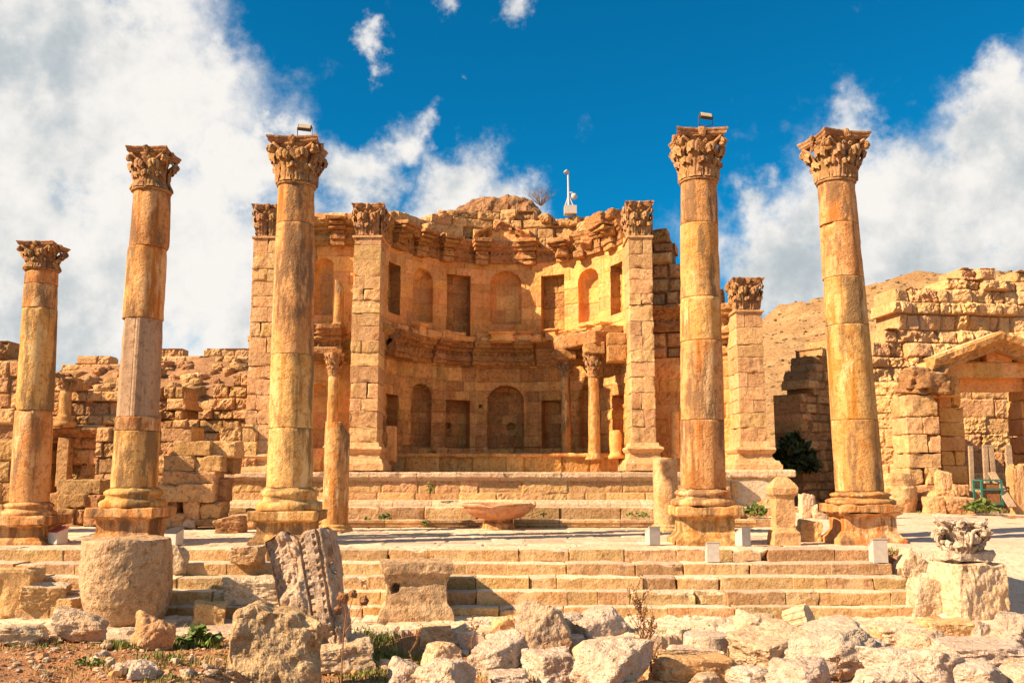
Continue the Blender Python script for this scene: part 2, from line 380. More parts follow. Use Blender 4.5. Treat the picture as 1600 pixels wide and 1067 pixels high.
M['bushleaf'] = plain('dark_bush_leaf', (.035, .055, .015), .6, var=.4, sc_=3)
M['grass'] = plain('grass_blade', (.17, .19, .035), .6, var=.5, sc_=2)
M['straw'] = plain('dry_straw', (.46, .32, .13), .8, var=.3, sc_=4)
M['dry'] = plain('dry_stem', (.26, .12, .045), .8, var=.35, sc_=9)
M['twig'] = plain('bare_twig', (.22, .15, .10), .8, var=.3, sc_=6)
# ---------------------------------------------------------------- masonry sheet with real relief
def axis_coords(a, b, du, cuts):
    xs = list(np.arange(a, b + du * .5, du)); e = .004
    cs = [c for c in cuts if a < c < b]
    xs = [x for x in xs if all(abs(x - c) > du * .35 for c in cs)] + [c + s * e for c in cs for s in (-1, 1)]
    return np.array(sorted(set(xs)))
def masonry(name, u0, u1, z0, z1, mapf, mat, parent=None, du=.05, seed=1, ch=.55, bw=.9, joint=.03, jd=.045, dv=.025, rough=.02, pl=.02,
            top=None, thick=.6, openings=(), holes=(), miss=0.0, warp=.02, loc=None, keepf=None, big=.0, smooth=False, niche_mat=None):
    us = axis_coords(u0, u1, du, [o[k] for o in openings for k in ('u0', 'u1')])
    zs = axis_coords(z0, z1, du, [o['z0'] for o in openings] + [o['z1'] for o in openings if o['kind'] == 'rect'])
    U, Z = np.meshgrid(us, zs, indexing='ij'); nu, nz = U.shape
    rs = np.random.RandomState(seed)
    P3 = np.stack([U, Z, np.full_like(U, seed * 1.7)], -1)
    Uw = U + warp * fbm(P3 * 2.1, seed, 3); Zw = Z + warp * fbm(P3 * 1.3 + 50, seed, 3)
    hs = []; z = z0
    while z < z1 + ch: hs.append(z); z += ch * rs.uniform(.75, 1.25)
    hs = np.array(hs); ci = np.clip(np.searchsorted(hs, Zw, side='right') - 1, 0, len(hs) - 2)
    dlo = Zw - hs[ci]; dhi = hs[ci + 1] - Zw; bid = np.zeros_like(ci); dU = np.zeros_like(U); uc = np.zeros_like(U)
    for k in range(len(hs) - 1):
        e = [u0 - 2 - rs.rand() * bw]
        while e[-1] < u1 + 2: e.append(e[-1] + bw * rs.uniform(.55, 1.6))
        e = np.array(e); msk = ci == k
        j = np.clip(np.searchsorted(e, Uw[msk], side='right') - 1, 0, len(e) - 2)
        bid[msk] = j + 1000 * k; dU[msk] = np.minimum(Uw[msk] - e[j], e[j + 1] - Uw[msk]); uc[msk] = (e[j] + e[j + 1]) / 2
    zc = (hs[ci] + hs[ci + 1]) / 2
    lab = np.zeros(U.shape, int)
    for k, o in enumerate(openings):
        ins = (U > o['u0']) & (U < o['u1']) & (Z > o['z0'])
        if o['kind'] == 'rect': ins &= Z < o['z1']
        else:
            hw = (o['u1'] - o['u0']) / 2; x = (U - (o['u0'] + o['u1']) / 2); zsn = o['z1'] - hw
            ins &= (Z < zsn) | (x * x + (Z - zsn) ** 2 < hw * hw)
        lab[ins] = k + 1
    rb = h1(bid, seed); rb2 = h1(bid, seed + 9); rb3 = h1(bid, seed + 21)
    d = np.minimum(dU, np.minimum(dlo, dhi)); jt = 1 - sm(d, 0, joint)
    W = dv * (2 * rb - 1) - jd * jt - pl * np.exp(-np.maximum(d, 0) / .05)
    ro = (.35 + 1.3 * rb2 * rb2); W = W + rough * ro * (fbm(P3 * 4.2, seed + 2, 4, .55) + .5 * fbm(P3 * 13, seed + 4, 2))
    if big: W = W + big * fbm(P3 * .7, seed + 6, 3)
    if miss: W = np.where((rb3 < miss) & (lab == 0), W - .22, W)
    for k, o in enumerate(openings):
        ins = lab == k + 1; x = (U - (o['u0'] + o['u1']) / 2) / ((o['u1'] - o['u0']) / 2)
        dep = o.get('d', .5)
        if o['kind'] == 'arch' and o.get('round', True):
            hw = (o['u1'] - o['u0']) / 2; zz = np.clip((Z - (o['z1'] - hw)) / hw, 0, 1); rr = np.clip(1 - x * x - zz * zz, 0, 1)
            prof = .35 + .65 * np.sqrt(rr)
        else: prof = 1.0
        W = np.where(ins, W * .7 - dep * prof + (o.get('rough', 0) * fbm(P3 * 3.1, seed + 31, 4) if o.get('rough') else 0), W)
    for hu, hzz, hr in holes: W = W - .4 * (1 - sm(np.hypot(U - hu, Z - hzz) + .03 * fbm(P3 * 6, 3, 2), hr * .7, hr))
    Pm = mapf(U, Z, W); Pb = mapf(U, Z, np.full_like(W, -thick))
    cen = lambda A: (A[:-1, :-1] + A[1:, 1:]) / 2
    keep = np.ones((nu - 1, nz - 1), bool)
    if top is not None:
        keep &= (zc[:-1, :-1] + (rb3[:-1, :-1] - .5) * ch * .5 < top(uc[:-1, :-1])) | (ci[:-1, :-1] == 0)
        keep &= cen(Z) < top(cen(U)) + ch * .6
    if keepf is not None: keep &= keepf(cen(U), cen(Z))
    labc = np.maximum(lab[:-1, :-1], np.maximum(lab[1:, 1:], np.maximum(lab[1:, :-1], lab[:-1, 1:])))
    thru = np.zeros_like(keep)
    for k, o in enumerate(openings):
        if o.get('thru'): thru |= (np.minimum(np.minimum(lab[:-1, :-1], lab[1:, 1:]), np.minimum(lab[1:, :-1], lab[:-1, 1:])) == k + 1)
    keep &= ~thru
    base = nu * nz; idx = np.arange(base).reshape(nu, nz)
    fq = np.stack([idx[:-1, :-1], idx[1:, :-1], idx[1:, 1:], idx[:-1, 1:]], -1)
    V = np.concatenate((Pm.reshape(-1, 3), Pb.reshape(-1, 3))); blk = np.concatenate((rb.ravel(), rb.ravel()))
    rim = []
    kp = np.pad(keep, 1); K = kp[1:-1, 1:-1]
    def strip(m, a, b): rim.append(np.stack([b[m], a[m], a[m] + base, b[m] + base], -1))
    strip(K & ~kp[1:-1, 2:], idx[:-1, 1:], idx[1:, 1:]) ; strip(K & ~kp[1:-1, :-2], idx[1:, :-1], idx[:-1, :-1])
    strip(K & ~kp[2:, 1:-1], idx[1:, 1:], idx[1:, :-1]); strip(K & ~kp[:-2, 1:-1], idx[:-1, :-1], idx[:-1, 1:])
    def compact(name, faces, mt, par, lc=None):
        f = np.concatenate(faces); used, inv = np.unique(f.ravel(), return_inverse=True)
        return mk(name, V[used], [inv.reshape(f.shape)], mt, par, smooth, blk[used], lc)
    wall = compact(name, [fq[keep & (labc == 0)], fq[keep][:, ::-1] + base] + rim, mat, parent, loc)
    for k, o in enumerate(openings):
        s_ = keep & (labc == k + 1)
        if s_.any(): compact(o.get('name', 'niche'), [fq[s_]], o.get('mat') or niche_mat or mat, o.get('parent') or (wall if parent is None else parent))
    return wall
def plane_map(A, B, z=0):
    """u along A->B on the ground, front towards the camera side (right of A->B is the front)"""
    A = np.array(A, float); B = np.array(B, float); L = np.linalg.norm(B - A); e = (B - A) / L; nrm = np.array((e[1], -e[0]))
    return L, lambda U, Z, W: np.stack([A[0] + e[0] * U + nrm[0] * W, A[1] + e[1] * U + nrm[1] * W, Z + 0 * W], -1)
def pxtop(pts, Y, x0=0):
    """ragged top given as photo points, returned as z of (u), u = x - x0"""
    P = np.array([at(a, b, Y) for a, b in pts]); return lambda u: np.interp(u, P[:, 0] - x0, P[:, 2])

# ---------------------------------------------------------------- Corinthian capital
def leaf(ph, r, H, w, curl, seed, z0=0.0, nu=11, nv=14, belly=.0):
    """acanthus leaf: broad, ribbed, lobed edge, tip rolled outwards"""
    s = np.linspace(0, 1, nv); t = np.linspace(-1, 1, nu)
    o = np.interp(s, [0, .25, .5, .68, .80, .90, .96, 1], [.10, .13, .19, .30, .46, .56, .54, .46]) * curl * r
    zz = np.interp(s, [0, .25, .5, .68, .80, .90, .96, 1], [0, .30, .60, .82, .94, .93, .84, .74]) * H + z0
    lobes = 1 - .20 * np.abs(np.sin(s * pi * 4)) ** 1.5
    wd = w * np.interp(s, [0, .35, .65, .85, 1], [.95, 1.08, 1.0, .80, .50]) * lobes
    T, O = np.meshgrid(t, o, indexing='ij'); _, ZZ = np.meshgrid(t, zz, indexing='ij'); _, WD = np.meshgrid(t, wd, indexing='ij'); _, S = np.meshgrid(t, s, indexing='ij')
    rib = np.cos(T * 3.5 * pi * (1 - .25 * S)) * .045 * r
    rr = r * (1 + belly * S) + O + rib * sm(S, 0, .15) - .10 * r * np.abs(T) ** 2 * S + .04 * r * (np.abs(T) < .12)
    a = ph + T * WD; ZZ = ZZ - .10 * H * np.abs(T) ** 1.5 * S + .03 * H * np.sin(S * pi * 8) * np.abs(T)
    return slab(np.stack([rr * np.cos(a), rr * np.sin(a), ZZ], -1), .09 * r)
def capital_parts(r, h, seed=1, square=False, lose=0.0, erode=.022):
    rs = np.random.RandomState(seed); body = MB(); aba = MB()
    bell = dense([(r * .97, 0), (r * 1.09, .015 * h), (r * 1.09, .05 * h), (r * .98, .065 * h), (r * .97, .3 * h), (r * 1.0, .6 * h), (r * 1.15, .78 * h), (r * 1.34, .86 * h)], .05)
    body.add(*lathe(bell, 40))
    for row, (n, H, w, cu, ph0) in enumerate(((8, .66, .34, 1.0, pi / 8), (8, .38, .37, .70, 0))):
        for k in range(n):
            if rs.rand() < lose: continue
            body.add(*leaf(ph0 + 2 * pi * k / n, r * (.99 + .05 * (row == 0)), H * h * rs.uniform(.95, 1.04), w, cu * rs.uniform(.8, 1.12), seed + k, .06 * h), b=rs.rand())
    miss = []
    for k in range(4):                                   # volutes and their stalks
        if rs.rand() < lose * .8: miss.append(k); continue
        d = pi / 4 + k * pi / 2
        for sg in (-1, 1):
            rho = np.linspace(r * 1.10, r * 1.74, 8); ang = d + sg * np.linspace(.50, .05, 8)
            st = np.stack([rho * np.cos(ang), rho * np.sin(ang), h * (.50 + .33 * np.linspace(0, 1, 8) ** .7)], -1)
            body.add(*tube(st, np.linspace(.07, .11, 8) * r, 7), b=.6)
            q = np.linspace(0, 3.2 * pi, 24); sr = np.linspace(.21, .05, 24) * r
            rr = r * 1.74 + sr * np.sin(q); zz = .72 * h + sr * np.cos(q); aa = d + sg * .07
            body.add(*tube(np.stack([rr * np.cos(aa), rr * np.sin(aa), zz], -1), .075 * r, 6), b=.55)
        V, F = rblock((0, 0, 0), (.44 * r, .26 * r, .40 * r), seed + k, 5, .12 * r, .01, rot=(0, 0, d)); body.add(V + np.array([r * 1.68 * cos(d), r * 1.68 * sin(d), .72 * h]), F, .4)
    for k in range(4):                                   # small helices and the boss of each face
        d = k * pi / 2
        for sg in (-1, 1):
            q = np.linspace(0, 2.6 * pi, 16); sr = np.linspace(.14, .03, 16) * r
            tt = sg * (.17 * r + sr * np.sin(q)); zz = .73 * h + sr * np.cos(q); rr = r * 1.34 + 0 * q
            body.add(*tube(np.stack([rr * cos(d) - tt * sin(d), rr * sin(d) + tt * cos(d), zz], -1), .05 * r, 5), b=.6)
        V, F = rock((.30 * r, .42 * r, .20 * h), seed + k, 6, rough=.10); aba.add(V @ rot3(0, 0, d).T + np.array((r * 1.40 * cos(d), r * 1.40 * sin(d), .92 * h)), F, .5)
    n = 128; ph = np.linspace(0, 2 * pi, n, endpoint=False); dl = np.abs(((ph + pi / 4) % (pi / 2)) - pi / 4)
    D_ = 2.26                                            # reach of the horns; faces hollow to 1.30
    y_ = np.linspace(0, D_ * .7071, 200); x_ = 1.30 + (D_ * .7071 - .06 - 1.30) * (y_ / y_[-1]) ** 2; pang = np.arctan2(y_, x_); prad = np.hypot(x_, y_)
    plan0 = np.interp(dl, pang, prad) ; cut = 2.12 / np.maximum(np.cos(pi / 4 - dl), .1); plan0 = np.minimum(plan0, cut) * r
    for k in miss: plan0 = np.where(np.cos(ph - (pi / 4 + k * pi / 2)) > .80, np.minimum(plan0, r * (1.42 + .1 * np.sin(ph * 17))), plan0)
    zs = [.845, .865, .89, .905, .935, .955, .975, 1.0]; es = [.86, .90, .95, .955, .96, 1.0, 1.01, .995]
    V = np.stack([np.stack([plan0 * e * np.cos(ph), plan0 * e * np.sin(ph), np.full(n, z * h)], -1) for z, e in zip(zs, es)], 1).reshape(-1, 3); m = len(zs)
    V = np.concatenate((V, [[0, 0, zs[0] * h], [0, 0, h]])); i = np.arange(n); j = (i + 1) % n; b = n * m
    aba.add(V, [grid_faces(n, m, wrap=True), np.stack([np.full(n, b), j * m, i * m], -1), np.stack([np.full(n, b + 1), i * m + m - 1, j * m + m - 1], -1)], .45)
    def fin(V):
        if square:
            ang = np.arctan2(V[:, 1], V[:, 0]); k = 1 / np.maximum(np.abs(np.cos(ang)), np.abs(np.sin(ang))); rad = np.linalg.norm(V[:, :2], axis=1)
            k2 = np.where(rad > r * 1.25, 1 + (k - 1) * np.clip(1 - (rad - r * 1.25) / (r * .6), 0, 1), k); V = V * np.stack([k2, k2, np.ones_like(k)], -1)
        return wobble(V, erode * r, 3.2 / r, seed)
    return body.apply(fin), aba.apply(fin)
def capital(parent, c, r, h, seed=1, square=False, lose=0.0, rot=0.0, sx=1, sy=1, mat=None, fn=None, erode=.022, neck=1):
    b, a = capital_parts(r, h, seed, square, lose, erode)
    def mv(V):
        if neck != 1: g = (1 + (neck - 1) * (1 - sm(V[:, 2], .04 * h, .30 * h)))[:, None]; V = np.concatenate((V[:, :2] * g, V[:, 2:]), 1)
        V = V * np.array((sx, sy, 1))
        if fn is not None: V = fn(V)
        return V @ rot3(0, 0, rot).T + np.array(c)
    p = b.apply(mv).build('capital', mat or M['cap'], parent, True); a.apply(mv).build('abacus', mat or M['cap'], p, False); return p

# ---------------------------------------------------------------- moulded bands (cornices) along a path
CORN = [(0, 0), (.08, 0), (.08, .20), (.19, .23), (.19, .42), (.13, .46), (.13, .66), (.30, .70), (.36, .76), (.33, .84), (.56, .90), (.60, 1.0), (.70, 1.06), (.72, 1.2), (.40, 1.24), (0, 1.24)]
ARCHI = [(0, 0), (.05, 0), (.05, .13), (.10, .14), (.10, .28), (.15, .29), (.20, .36), (.22, .42), (.13, .46), (.15, .60), (.24, .70), (.30, .76), (.31, .84), (.20, .86), (0, .86)]
def band(mb, mapf, u0, u1, z0, prof, proj=0.0, du=.055, seed=1, er=.02, sx=1.0, sz=1.0, chip=.10, zf=None):
    tooth = prof is CORN
    prof = np.array(dense([(proj + a * sx if a > 0 else -.25, b * sz) for a, b in prof]  , .07)); n = max(3, int((u1 - u0) / du)); us = np.linspace(u0, u1, n)
    U, W = np.meshgrid(us, prof[:, 0], indexing='ij'); _, Z = np.meshgrid(us, prof[:, 1], indexing='ij')
    q = np.stack([U * 1.6 + seed * 3, Z * 1.6, W * 1.6], -1); k = np.clip(fbm(q, seed, 3) - .05, 0, 1)
    W = np.where(W > 0, W - chip * .9 * k * sm(W, .05, .5), W) + er * .6 * fbm(q * 3, seed + 3, 3)
    if tooth: W = W - .075 * ((Z > .47 * sz) & (Z < .65 * sz) & (W > proj + .05)) * (np.sin(U * 2 * pi / .24) > .1)
    Z = Z + z0 + er * fbm(q * 3 + 9, seed + 4, 3) + (zf(U) if zf is not None else 0)
    Pm = mapf(U, Z, W); m = len(prof); V = Pm.reshape(-1, 3); c0 = Pm[0].mean(0); c1 = Pm[-1].mean(0)
    V = np.concatenate((V, [c0, c1])); b = n * m; i = np.arange(m - 1)
    mb.add(V, [grid_faces(n, m), np.stack([np.full(m - 1, b), i, i + 1], -1), np.stack([np.full(m - 1, b + 1), (n - 1) * m + i + 1, (n - 1) * m + i], -1)], h1(np.array([int(seed)]), 3)[0])
    return mb

# ---------------------------------------------------------------- column
def column(px, Y, dbot, dtop, zbase, ztop, ztopcap, drums, label, seed, group=None, lose=0.0, crot=0.0, ped=True, pz=1.05, pw=.88, ped_die=.66, lean=0.0, capw=1.0, ptop=None, yaw=0.0):
    dbot *= 1.05; dtop *= 1.05; pw *= 1.05; ped_die *= 1.05
    x = px; root = thing('column', (x, Y, 0), label, 'column', group); c = (x, Y, 0); rs = np.random.RandomState(seed)
    if ped:
        v, f = sqprof(dense([(pw * .97, 0), (pw * .97, .16), (pw * .93, .20), (pw * .86, .24), (ped_die + .03, .34), (ped_die, .38), (ped_die, .70), (ped_die + .03, .74), (ped_die + .12, .78), (ped_die + .15, .82)], .06), k=18)
        v = v[:, :] * 1; v = wobble(v, .025, 2.6, seed); v[:, 2] *= (pz - .20) / .82; MB().add(v @ rot3(0, 0, yaw).T + np.array((x, Y, -.05)), f, rs.rand()).build('pedestal', M['column'], root)
        MB().add(*rblock((x, Y, pz - .14), (pw * 2, pw * 2, .27), seed + 1, 16, .04, .02, 2, chip=.12, rot=(0, 0, yaw)), b=rs.rand()).build('plinth', M['column'], root)
    rb_ = dbot / 2; H = zbase - pz + .02
    pr = dense([(rb_ * 1.40, 0), (rb_ * 1.44, .10 * H), (rb_ * 1.44, .24 * H), (rb_ * 1.36, .36 * H), (rb_ * 1.22, .42 * H), (rb_ * 1.16, .52 * H), (rb_ * 1.18, .62 * H), (rb_ * 1.24, .66 * H), (rb_ * 1.25, .80 * H), (rb_ * 1.16, .90 * H), (rb_ * 1.06, .94 * H), (rb_ * 1.0, 1.0 * H)], .05)
    v, f = lathe(pr, 64); MB().add(wobble(v, .018, 3, seed + 2) + np.array((x, Y, pz - .02)), f, rs.rand()).build('base', M['column'], root, True)
    def rad(z): s = np.clip((z - zbase) / (ztop - zbase), 0, 1); return (dbot / 2) * (1 - s) + (dtop / 2) * s + .012 * np.sin(s * pi)
    for k, (za, zb, sides, sc, ox) in enumerate(drums):
        zs = np.arange(za + .03, zb - .02, .10); zz = np.concatenate(([za + .004, za + .008], zs, [zb - .008, zb - .004])); e = np.ones_like(zz); e[0] = e[-1] = .982
        pr = np.stack([rad(zz) * sc * e, zz], -1)
        def fr(r, ph, z, sides=sides):
            if sides: d = ((ph + .62) % (2 * pi / sides)) - pi / sides; r = r * cos(pi / sides) / np.cos(d) * 1.06 - .012 * (np.cos(ph * 40) > .2) * (np.sin(ph * 4 + .5) > 0)
            else:
                pass
            q = np.stack([np.cos(ph) * r * 1.2 + 0 * z, np.sin(ph) * r * 1.2 + 0 * z, z + 0 * ph], -1)
            ch = np.clip(fbm(q * 1.1, seed + 40 + k, 3) - .42, 0, 1)
            edge = np.exp(-np.minimum(z - za, zb - z) / .09)
            return r + .006 * fbm(q * 2.2, seed + k, 4) - .05 * ch - .10 * edge * np.clip(fbm(q * 2.0 + 7, seed + 60 + k, 3) - .3, 0, 1)
        v, f = lathe(pr, 120, fnr=fr); v[:, 0] += ox + lean * (v[:, 2] - pz) / (ztopcap - pz); MB().add(v + np.array(c), f, rs.rand()).build('drum', M['drumgrey' if sides else 'column'], root, not sides)
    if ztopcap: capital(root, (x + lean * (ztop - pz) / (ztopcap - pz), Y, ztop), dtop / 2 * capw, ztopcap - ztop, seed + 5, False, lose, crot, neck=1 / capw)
    return root
def stump(name, x, Y, z0, z1, r0, r1, label, cat, seed, mat='column', slant=.0, base=True, group=None, cut=None):
    root = thing(name, (x, Y, z0), label, cat, group); hb = r0 * .55 if base else 0
    if base:
        v, f = lathe(dense([(r0 * 1.36, 0), (r0 * 1.38, .35 * hb), (r0 * 1.2, .5 * hb), (r0 * 1.14, .62 * hb), (r0 * 1.22, .78 * hb), (r0 * 1.04, hb)], .03), 40)
        MB().add(wobble(v, .012, 4, seed) + np.array((x, Y, z0)), f, .4).build('base', M[mat], root, True)
    zs = np.linspace(z0 + hb - .01, z1, max(8, int((z1 - z0) / .07))); pr = np.stack([np.interp(zs, [z0, z1], [r0, r1]), zs], -1)
    pr = np.concatenate((pr, [(r1 * .6, z1), (r1 * .3, z1)]))
    v, f = lathe(pr, 56); v = wobble(v, .012, 3, seed + 3)
    tt = sm(v[:, 2], z1 - .9, z1); v[:, 2] -= slant * tt * np.clip(v[:, 0] / r1 - .25, 0, 2)
    v[:, 2] += .05 * tt * fbm(v * 3, seed, 3)
    MB().add(v + np.array((x, Y, 0)), f, .6).build('shaft', M[mat], root, False)
    return root
# ================================================================ GROUND
YE = 24.05                               # front edge of the terrace
XR = 9.45                                 # right end of the steps
LOW = -1.38
def hz(x, y):
    x = np.asarray(x, float); y = np.asarray(y, float)
    q = np.stack([x, y, 0 * x], -1)
    low = LOW - .04 + .04 * fbm(q * .9, 5, 3) - .27 * sm(19.7 - y, 0, .5) * sm(x, -4.6, -3.4) * (1 - .35 * sm(x, 3, 7))
    mound = .30 * sm(18.6 - y, 0, 4.5) * (1 - sm(x, -4.6, -3.2)) + .10 * sm(18.9 - y, 0, .8) * (1 - sm(x, -5.4, -4.2))
    low = low + mound * (1 + .35 * fbm(q * .8 + 3, 8, 4)) + .03 * fbm(q * 2.6, 9, 3) + .025 * fbm(q * 7, 19, 3) * sm(20 - y, 0, 1)
    far = .05 + .5 * sm(y, 29, 38) * sm(np.abs(x + 1.5), 9, 13) + .02 * fbm(q * 1.3, 11, 3)
    right = LOW + (far - LOW) * sm(y, 20.2, 25.6)
    left = np.where(y > 24.4, far - .14, low)
    s = sm(x, XR - .3, XR + .6)
    h = left * (1 - s) + np.where(y < 20.2, low, np.maximum(right, LOW)) * s
    terr = (np.abs(x + 4) < 14.5) & (y > 24.2) & (y < 38)
    h = np.where(terr & (x < XR + .2), np.minimum(h, -.1), h)
    return h
def hit(px, py, z=None):
    a, b, c = ray(px, py)
    if z is not None: t = (z - CAMZ) / c; return np.array((a * t, b * t, z))
    Y = np.arange(6, 70, .02); t = Y / b; zz = CAMZ + c * t; g = hz(a * t, Y); k = np.argmax(zz <= g)
    return np.array((a * t[k], Y[k], g[k]))
def axs(a, b, d, more):
    return np.concatenate([np.arange(a, b, d)] + more)
xs = np.concatenate((-np.geomspace(1500, 16, 26), np.arange(-15.5, 15.6, .09), np.geomspace(16, 1500, 26)))
ys = np.concatenate(([-300, -60, -10, 3, 6, 8.5], np.arange(10, 25, .09), np.arange(25, 46, .4), np.geomspace(46.5, 2500, 30)))
X, Y = np.meshgrid(xs, ys, indexing='ij')
Z = hz(X, Y)
g = mk('ground', np.stack([X, Y, Z], -1).reshape(-1, 3), [grid_faces(len(xs), len(ys))], M['soil'], smooth=True); struct(g)
# sandy path on the right, a sheet just above the ground
px_ = np.arange(9.6, 40, .2); py_ = np.arange(19.0, 37.5, .2); X, Y = np.meshgrid(px_, py_, indexing='ij')
Z = hz(X, Y) + .012 + .012 * fbm(np.stack([X, Y, 0 * X], -1) * 2.2, 3, 3)
M['path'] = stone('sandy_path', (.64, .50, .34), (.70, .57, .41), (.58, .43, .27), (.49, .35, .22), bump=.35, sc_=1.2, blkv=0)
struct(mk('path', np.stack([X, Y, Z], -1).reshape(-1, 3), [grid_faces(len(px_), len(py_))], M['path'], smooth=True))

# hill on the right horizon
pp = np.linspace(1080, 2300, 150); tt = np.linspace(0, 1.35, 90)
ridge = np.interp(pp, [1080, 1195, 1240, 1280, 1340, 1390, 1440, 1520, 1600, 1750, 2300], [560, 492, 474, 462, 447, 434, 428, 431, 428, 440, 520])
HV = np.zeros((150, 90, 3))
for i, (p, rr) in enumerate(zip(pp, ridge)):
    e = at(p, rr, 175)
    for j, t in enumerate(tt):
        Yh = 58 + 117 * t; xh = (p - 800) / FPX * Yh * e[0] / ((p - 800) / FPX * 175)
        s = np.clip(t, 0, 1); zz = .6 + (e[2] - .6) * (.25 * s + .75 * s ** 1.5) - (22 * (t - 1) ** 1.2 if t > 1 else 0)
        HV[i, j] = (xh, Yh, zz)
q = HV / 9.0; sc2 = np.clip((HV[..., 1] - 58) / 30, 0, 1)
HV[..., 2] += sc2 * (1.3 * fbm(q, 3, 4) + .5 * fbm(q * 4, 4, 4)) * .8
struct(mk('hill', HV.reshape(-1, 3), [grid_faces(150, 90)], M['hill'], smooth=True))

rs = np.random.RandomState(64); mb = MB(); bs_ = [rock((1, 1, .6), 60 + k, 3, rough=.2) for k in range(5)]
for k in range(6500):
    i, j = rs.randint(2, 146), rs.randint(3, 78); p_ = HV[i, j] + (HV[i + 1, j + 1] - HV[i, j]) * rs.rand(); s_ = (.12 + .55 * rs.rand() ** 3) * (.5 + HV[i, j, 1] / 170); V, F = bs_[k % 5]
    mb.add(V * s_ @ rot3(0, 0, rs.rand() * 6).T + p_, F, rs.rand())
M['scrub'] = plain('dry_scrub', (.15, .10, .04), .9, var=.4, sc_=.4)
struct(mb.build('scrub', M['scrub']), 'stuff')

# embankment behind the ruins on the left
pp = np.linspace(-700, 420, 110); tt = np.linspace(0, 1.3, 60); EV = np.zeros((110, 60, 3))
rid = np.interp(pp, [-700, 0, 90, 200, 390, 420], [590, 585, 580, 566, 560, 560])
for i, (p, rr) in enumerate(zip(pp, rid)):
    e = at(p, rr, 60)
    for j, t in enumerate(tt):
        Yh = 44.8 + 15.2 * t; s = np.clip(t, 0, 1)
        zz = 1.5 + (e[2] - 1.5) * min(1, .3 + .7 * s ** .8) if t <= 1 else e[2] - (t - 1) * 3
        if j == 0: zz = -1.0
        EV[i, j] = ((p - 800) / FPX * Yh * 1.02, Yh, zz)
EV[..., 2] += .35 * fbm(EV / 1.6, 23, 4)
struct(mk('embankment', EV.reshape(-1, 3), [grid_faces(110, 60)], M['ruin'], smooth=True))

# terrace paving: real slabs with joints
mp = lambda U, Z, W: np.stack([U, Z, .0 + W * .6], -1)
struct(masonry('terrace', -20, XR + .2, YE + .5, 35.2, mp, M['pave'], du=.065, seed=31, ch=.75, bw=1.2, joint=.05, jd=.055, dv=.02, rough=.02, pl=.01, thick=.12, warp=.03))
# lower pavement of big broken slabs in front of the steps
edge = lambda u: 19.35 + .55 * fbm(np.stack([u * .45, 0 * u, 0 * u], -1), 77, 3) + .35 * sm(u, 3, 9) * 0
mp2 = lambda U, Z, W: np.stack([U, Z, LOW + .05 + W * .9], -1)
struct(masonry('lower_pavement', -17, 17, 18.4, 22.6, mp2, M['pave'], du=.055, seed=37, ch=.95, bw=1.7, joint=.05, jd=.07, dv=.05, rough=.04, pl=.03, thick=.42, warp=.06, keepf=lambda u, z: z > edge(u) ))

# ---------------------------------------------------------------- the broad steps
st = thing('staircase', (-3.5, YE - 1.6, LOW), 'broad flight of five worn tan stone steps below the row of columns', 'steps')
tops = [0.0, -.284, -.545, -.814, -1.108]; fronts = [YE, YE - .80, YE - 1.42, YE - 1.94, YE - 2.36]; low = [-.284, -.545, -.814, -1.108, -1.46]
rs = np.random.RandomState(5)
for k in range(5):
    mb = MB(); x = -19.5 - rs.rand(); xe = [9.5, 9.25, 9.35, 9.2, 9.1][k]
    while x < xe:
        L = min(rs.choice([.7, .9, 1.2, 1.5, 1.9]) * rs.uniform(.85, 1.15), xe - x + .05)
        if L < .3: break
        dz = rs.normal() * .007; dy = rs.normal() * .014; hgt = tops[k] - low[k] + .06
        v, f = rblock((x + L / 2, fronts[k] + .55 + dy, tops[k] - hgt / 2 + dz), (L - .003, 1.10, hgt), int(rs.randint(9999)), 12 if L < 1.1 else 16, .018, .017, 3.0, rot=(rs.normal() * .004, rs.normal() * .003, rs.normal() * .004), chip=.05 if rs.rand() < .75 else .16)
        mb.add(v, f, rs.rand()); x += L
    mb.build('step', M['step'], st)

# ================================================================ FREE-STANDING COLUMNS
YC = 26.3
def zz(py): return az(py, YC - .55)
def zc_(py): return az(py, YC - .85)
G = 'columns standing along the terrace'
column(ax(46, 790, YC), YC, .97, .84, zz(785), zz(418), zc_(371), [(zz(785), zz(640), 0, 1, 0), (zz(640), zz(478), 0, 1, .01), (zz(478), zz(440), 0, .995, 0), (zz(440), zz(418), 0, 1, 0)],
       'shortest of the five large golden columns with a capital, at the left edge', 11, G, lean=-0.17, lose=.12, capw=.80, pz=zc_(806), pw=.80, ped_die=.60)
c2x = ax(208, 790, YC)
column(c2x, YC, 1.20, .99, zz(762), zz(294), zc_(222), [(zz(762), zz(672), 0, .98, 0), (zz(672), zz(650), 0, .985, .0), (zz(650), zz(495), 8, .90, -.02), (zz(495), zz(382), 0, .98, -.02), (zz(382), zz(294), 0, 1.0, .03)],
       'golden column patched with a faceted grey brown drum halfway up, broken corner on its capital', 12, G, lose=.22, pz=zc_(793), capw=.77)
column(ax(452, 790, YC), YC, 1.21, 1.0, zz(762), zz(285), zc_(208), [(zz(762), zz(668), 0, 1, 0), (zz(668), zz(552), 0, 1, .0), (zz(552), zz(345), 0, 1.0, -.005), (zz(345), zz(285), 0, 1.0, 0)],
       'tall golden column behind the leaning carved block, floodlight on its capital', 13, G, lean=-0.13, lose=.1, pz=zc_(798), capw=.95)
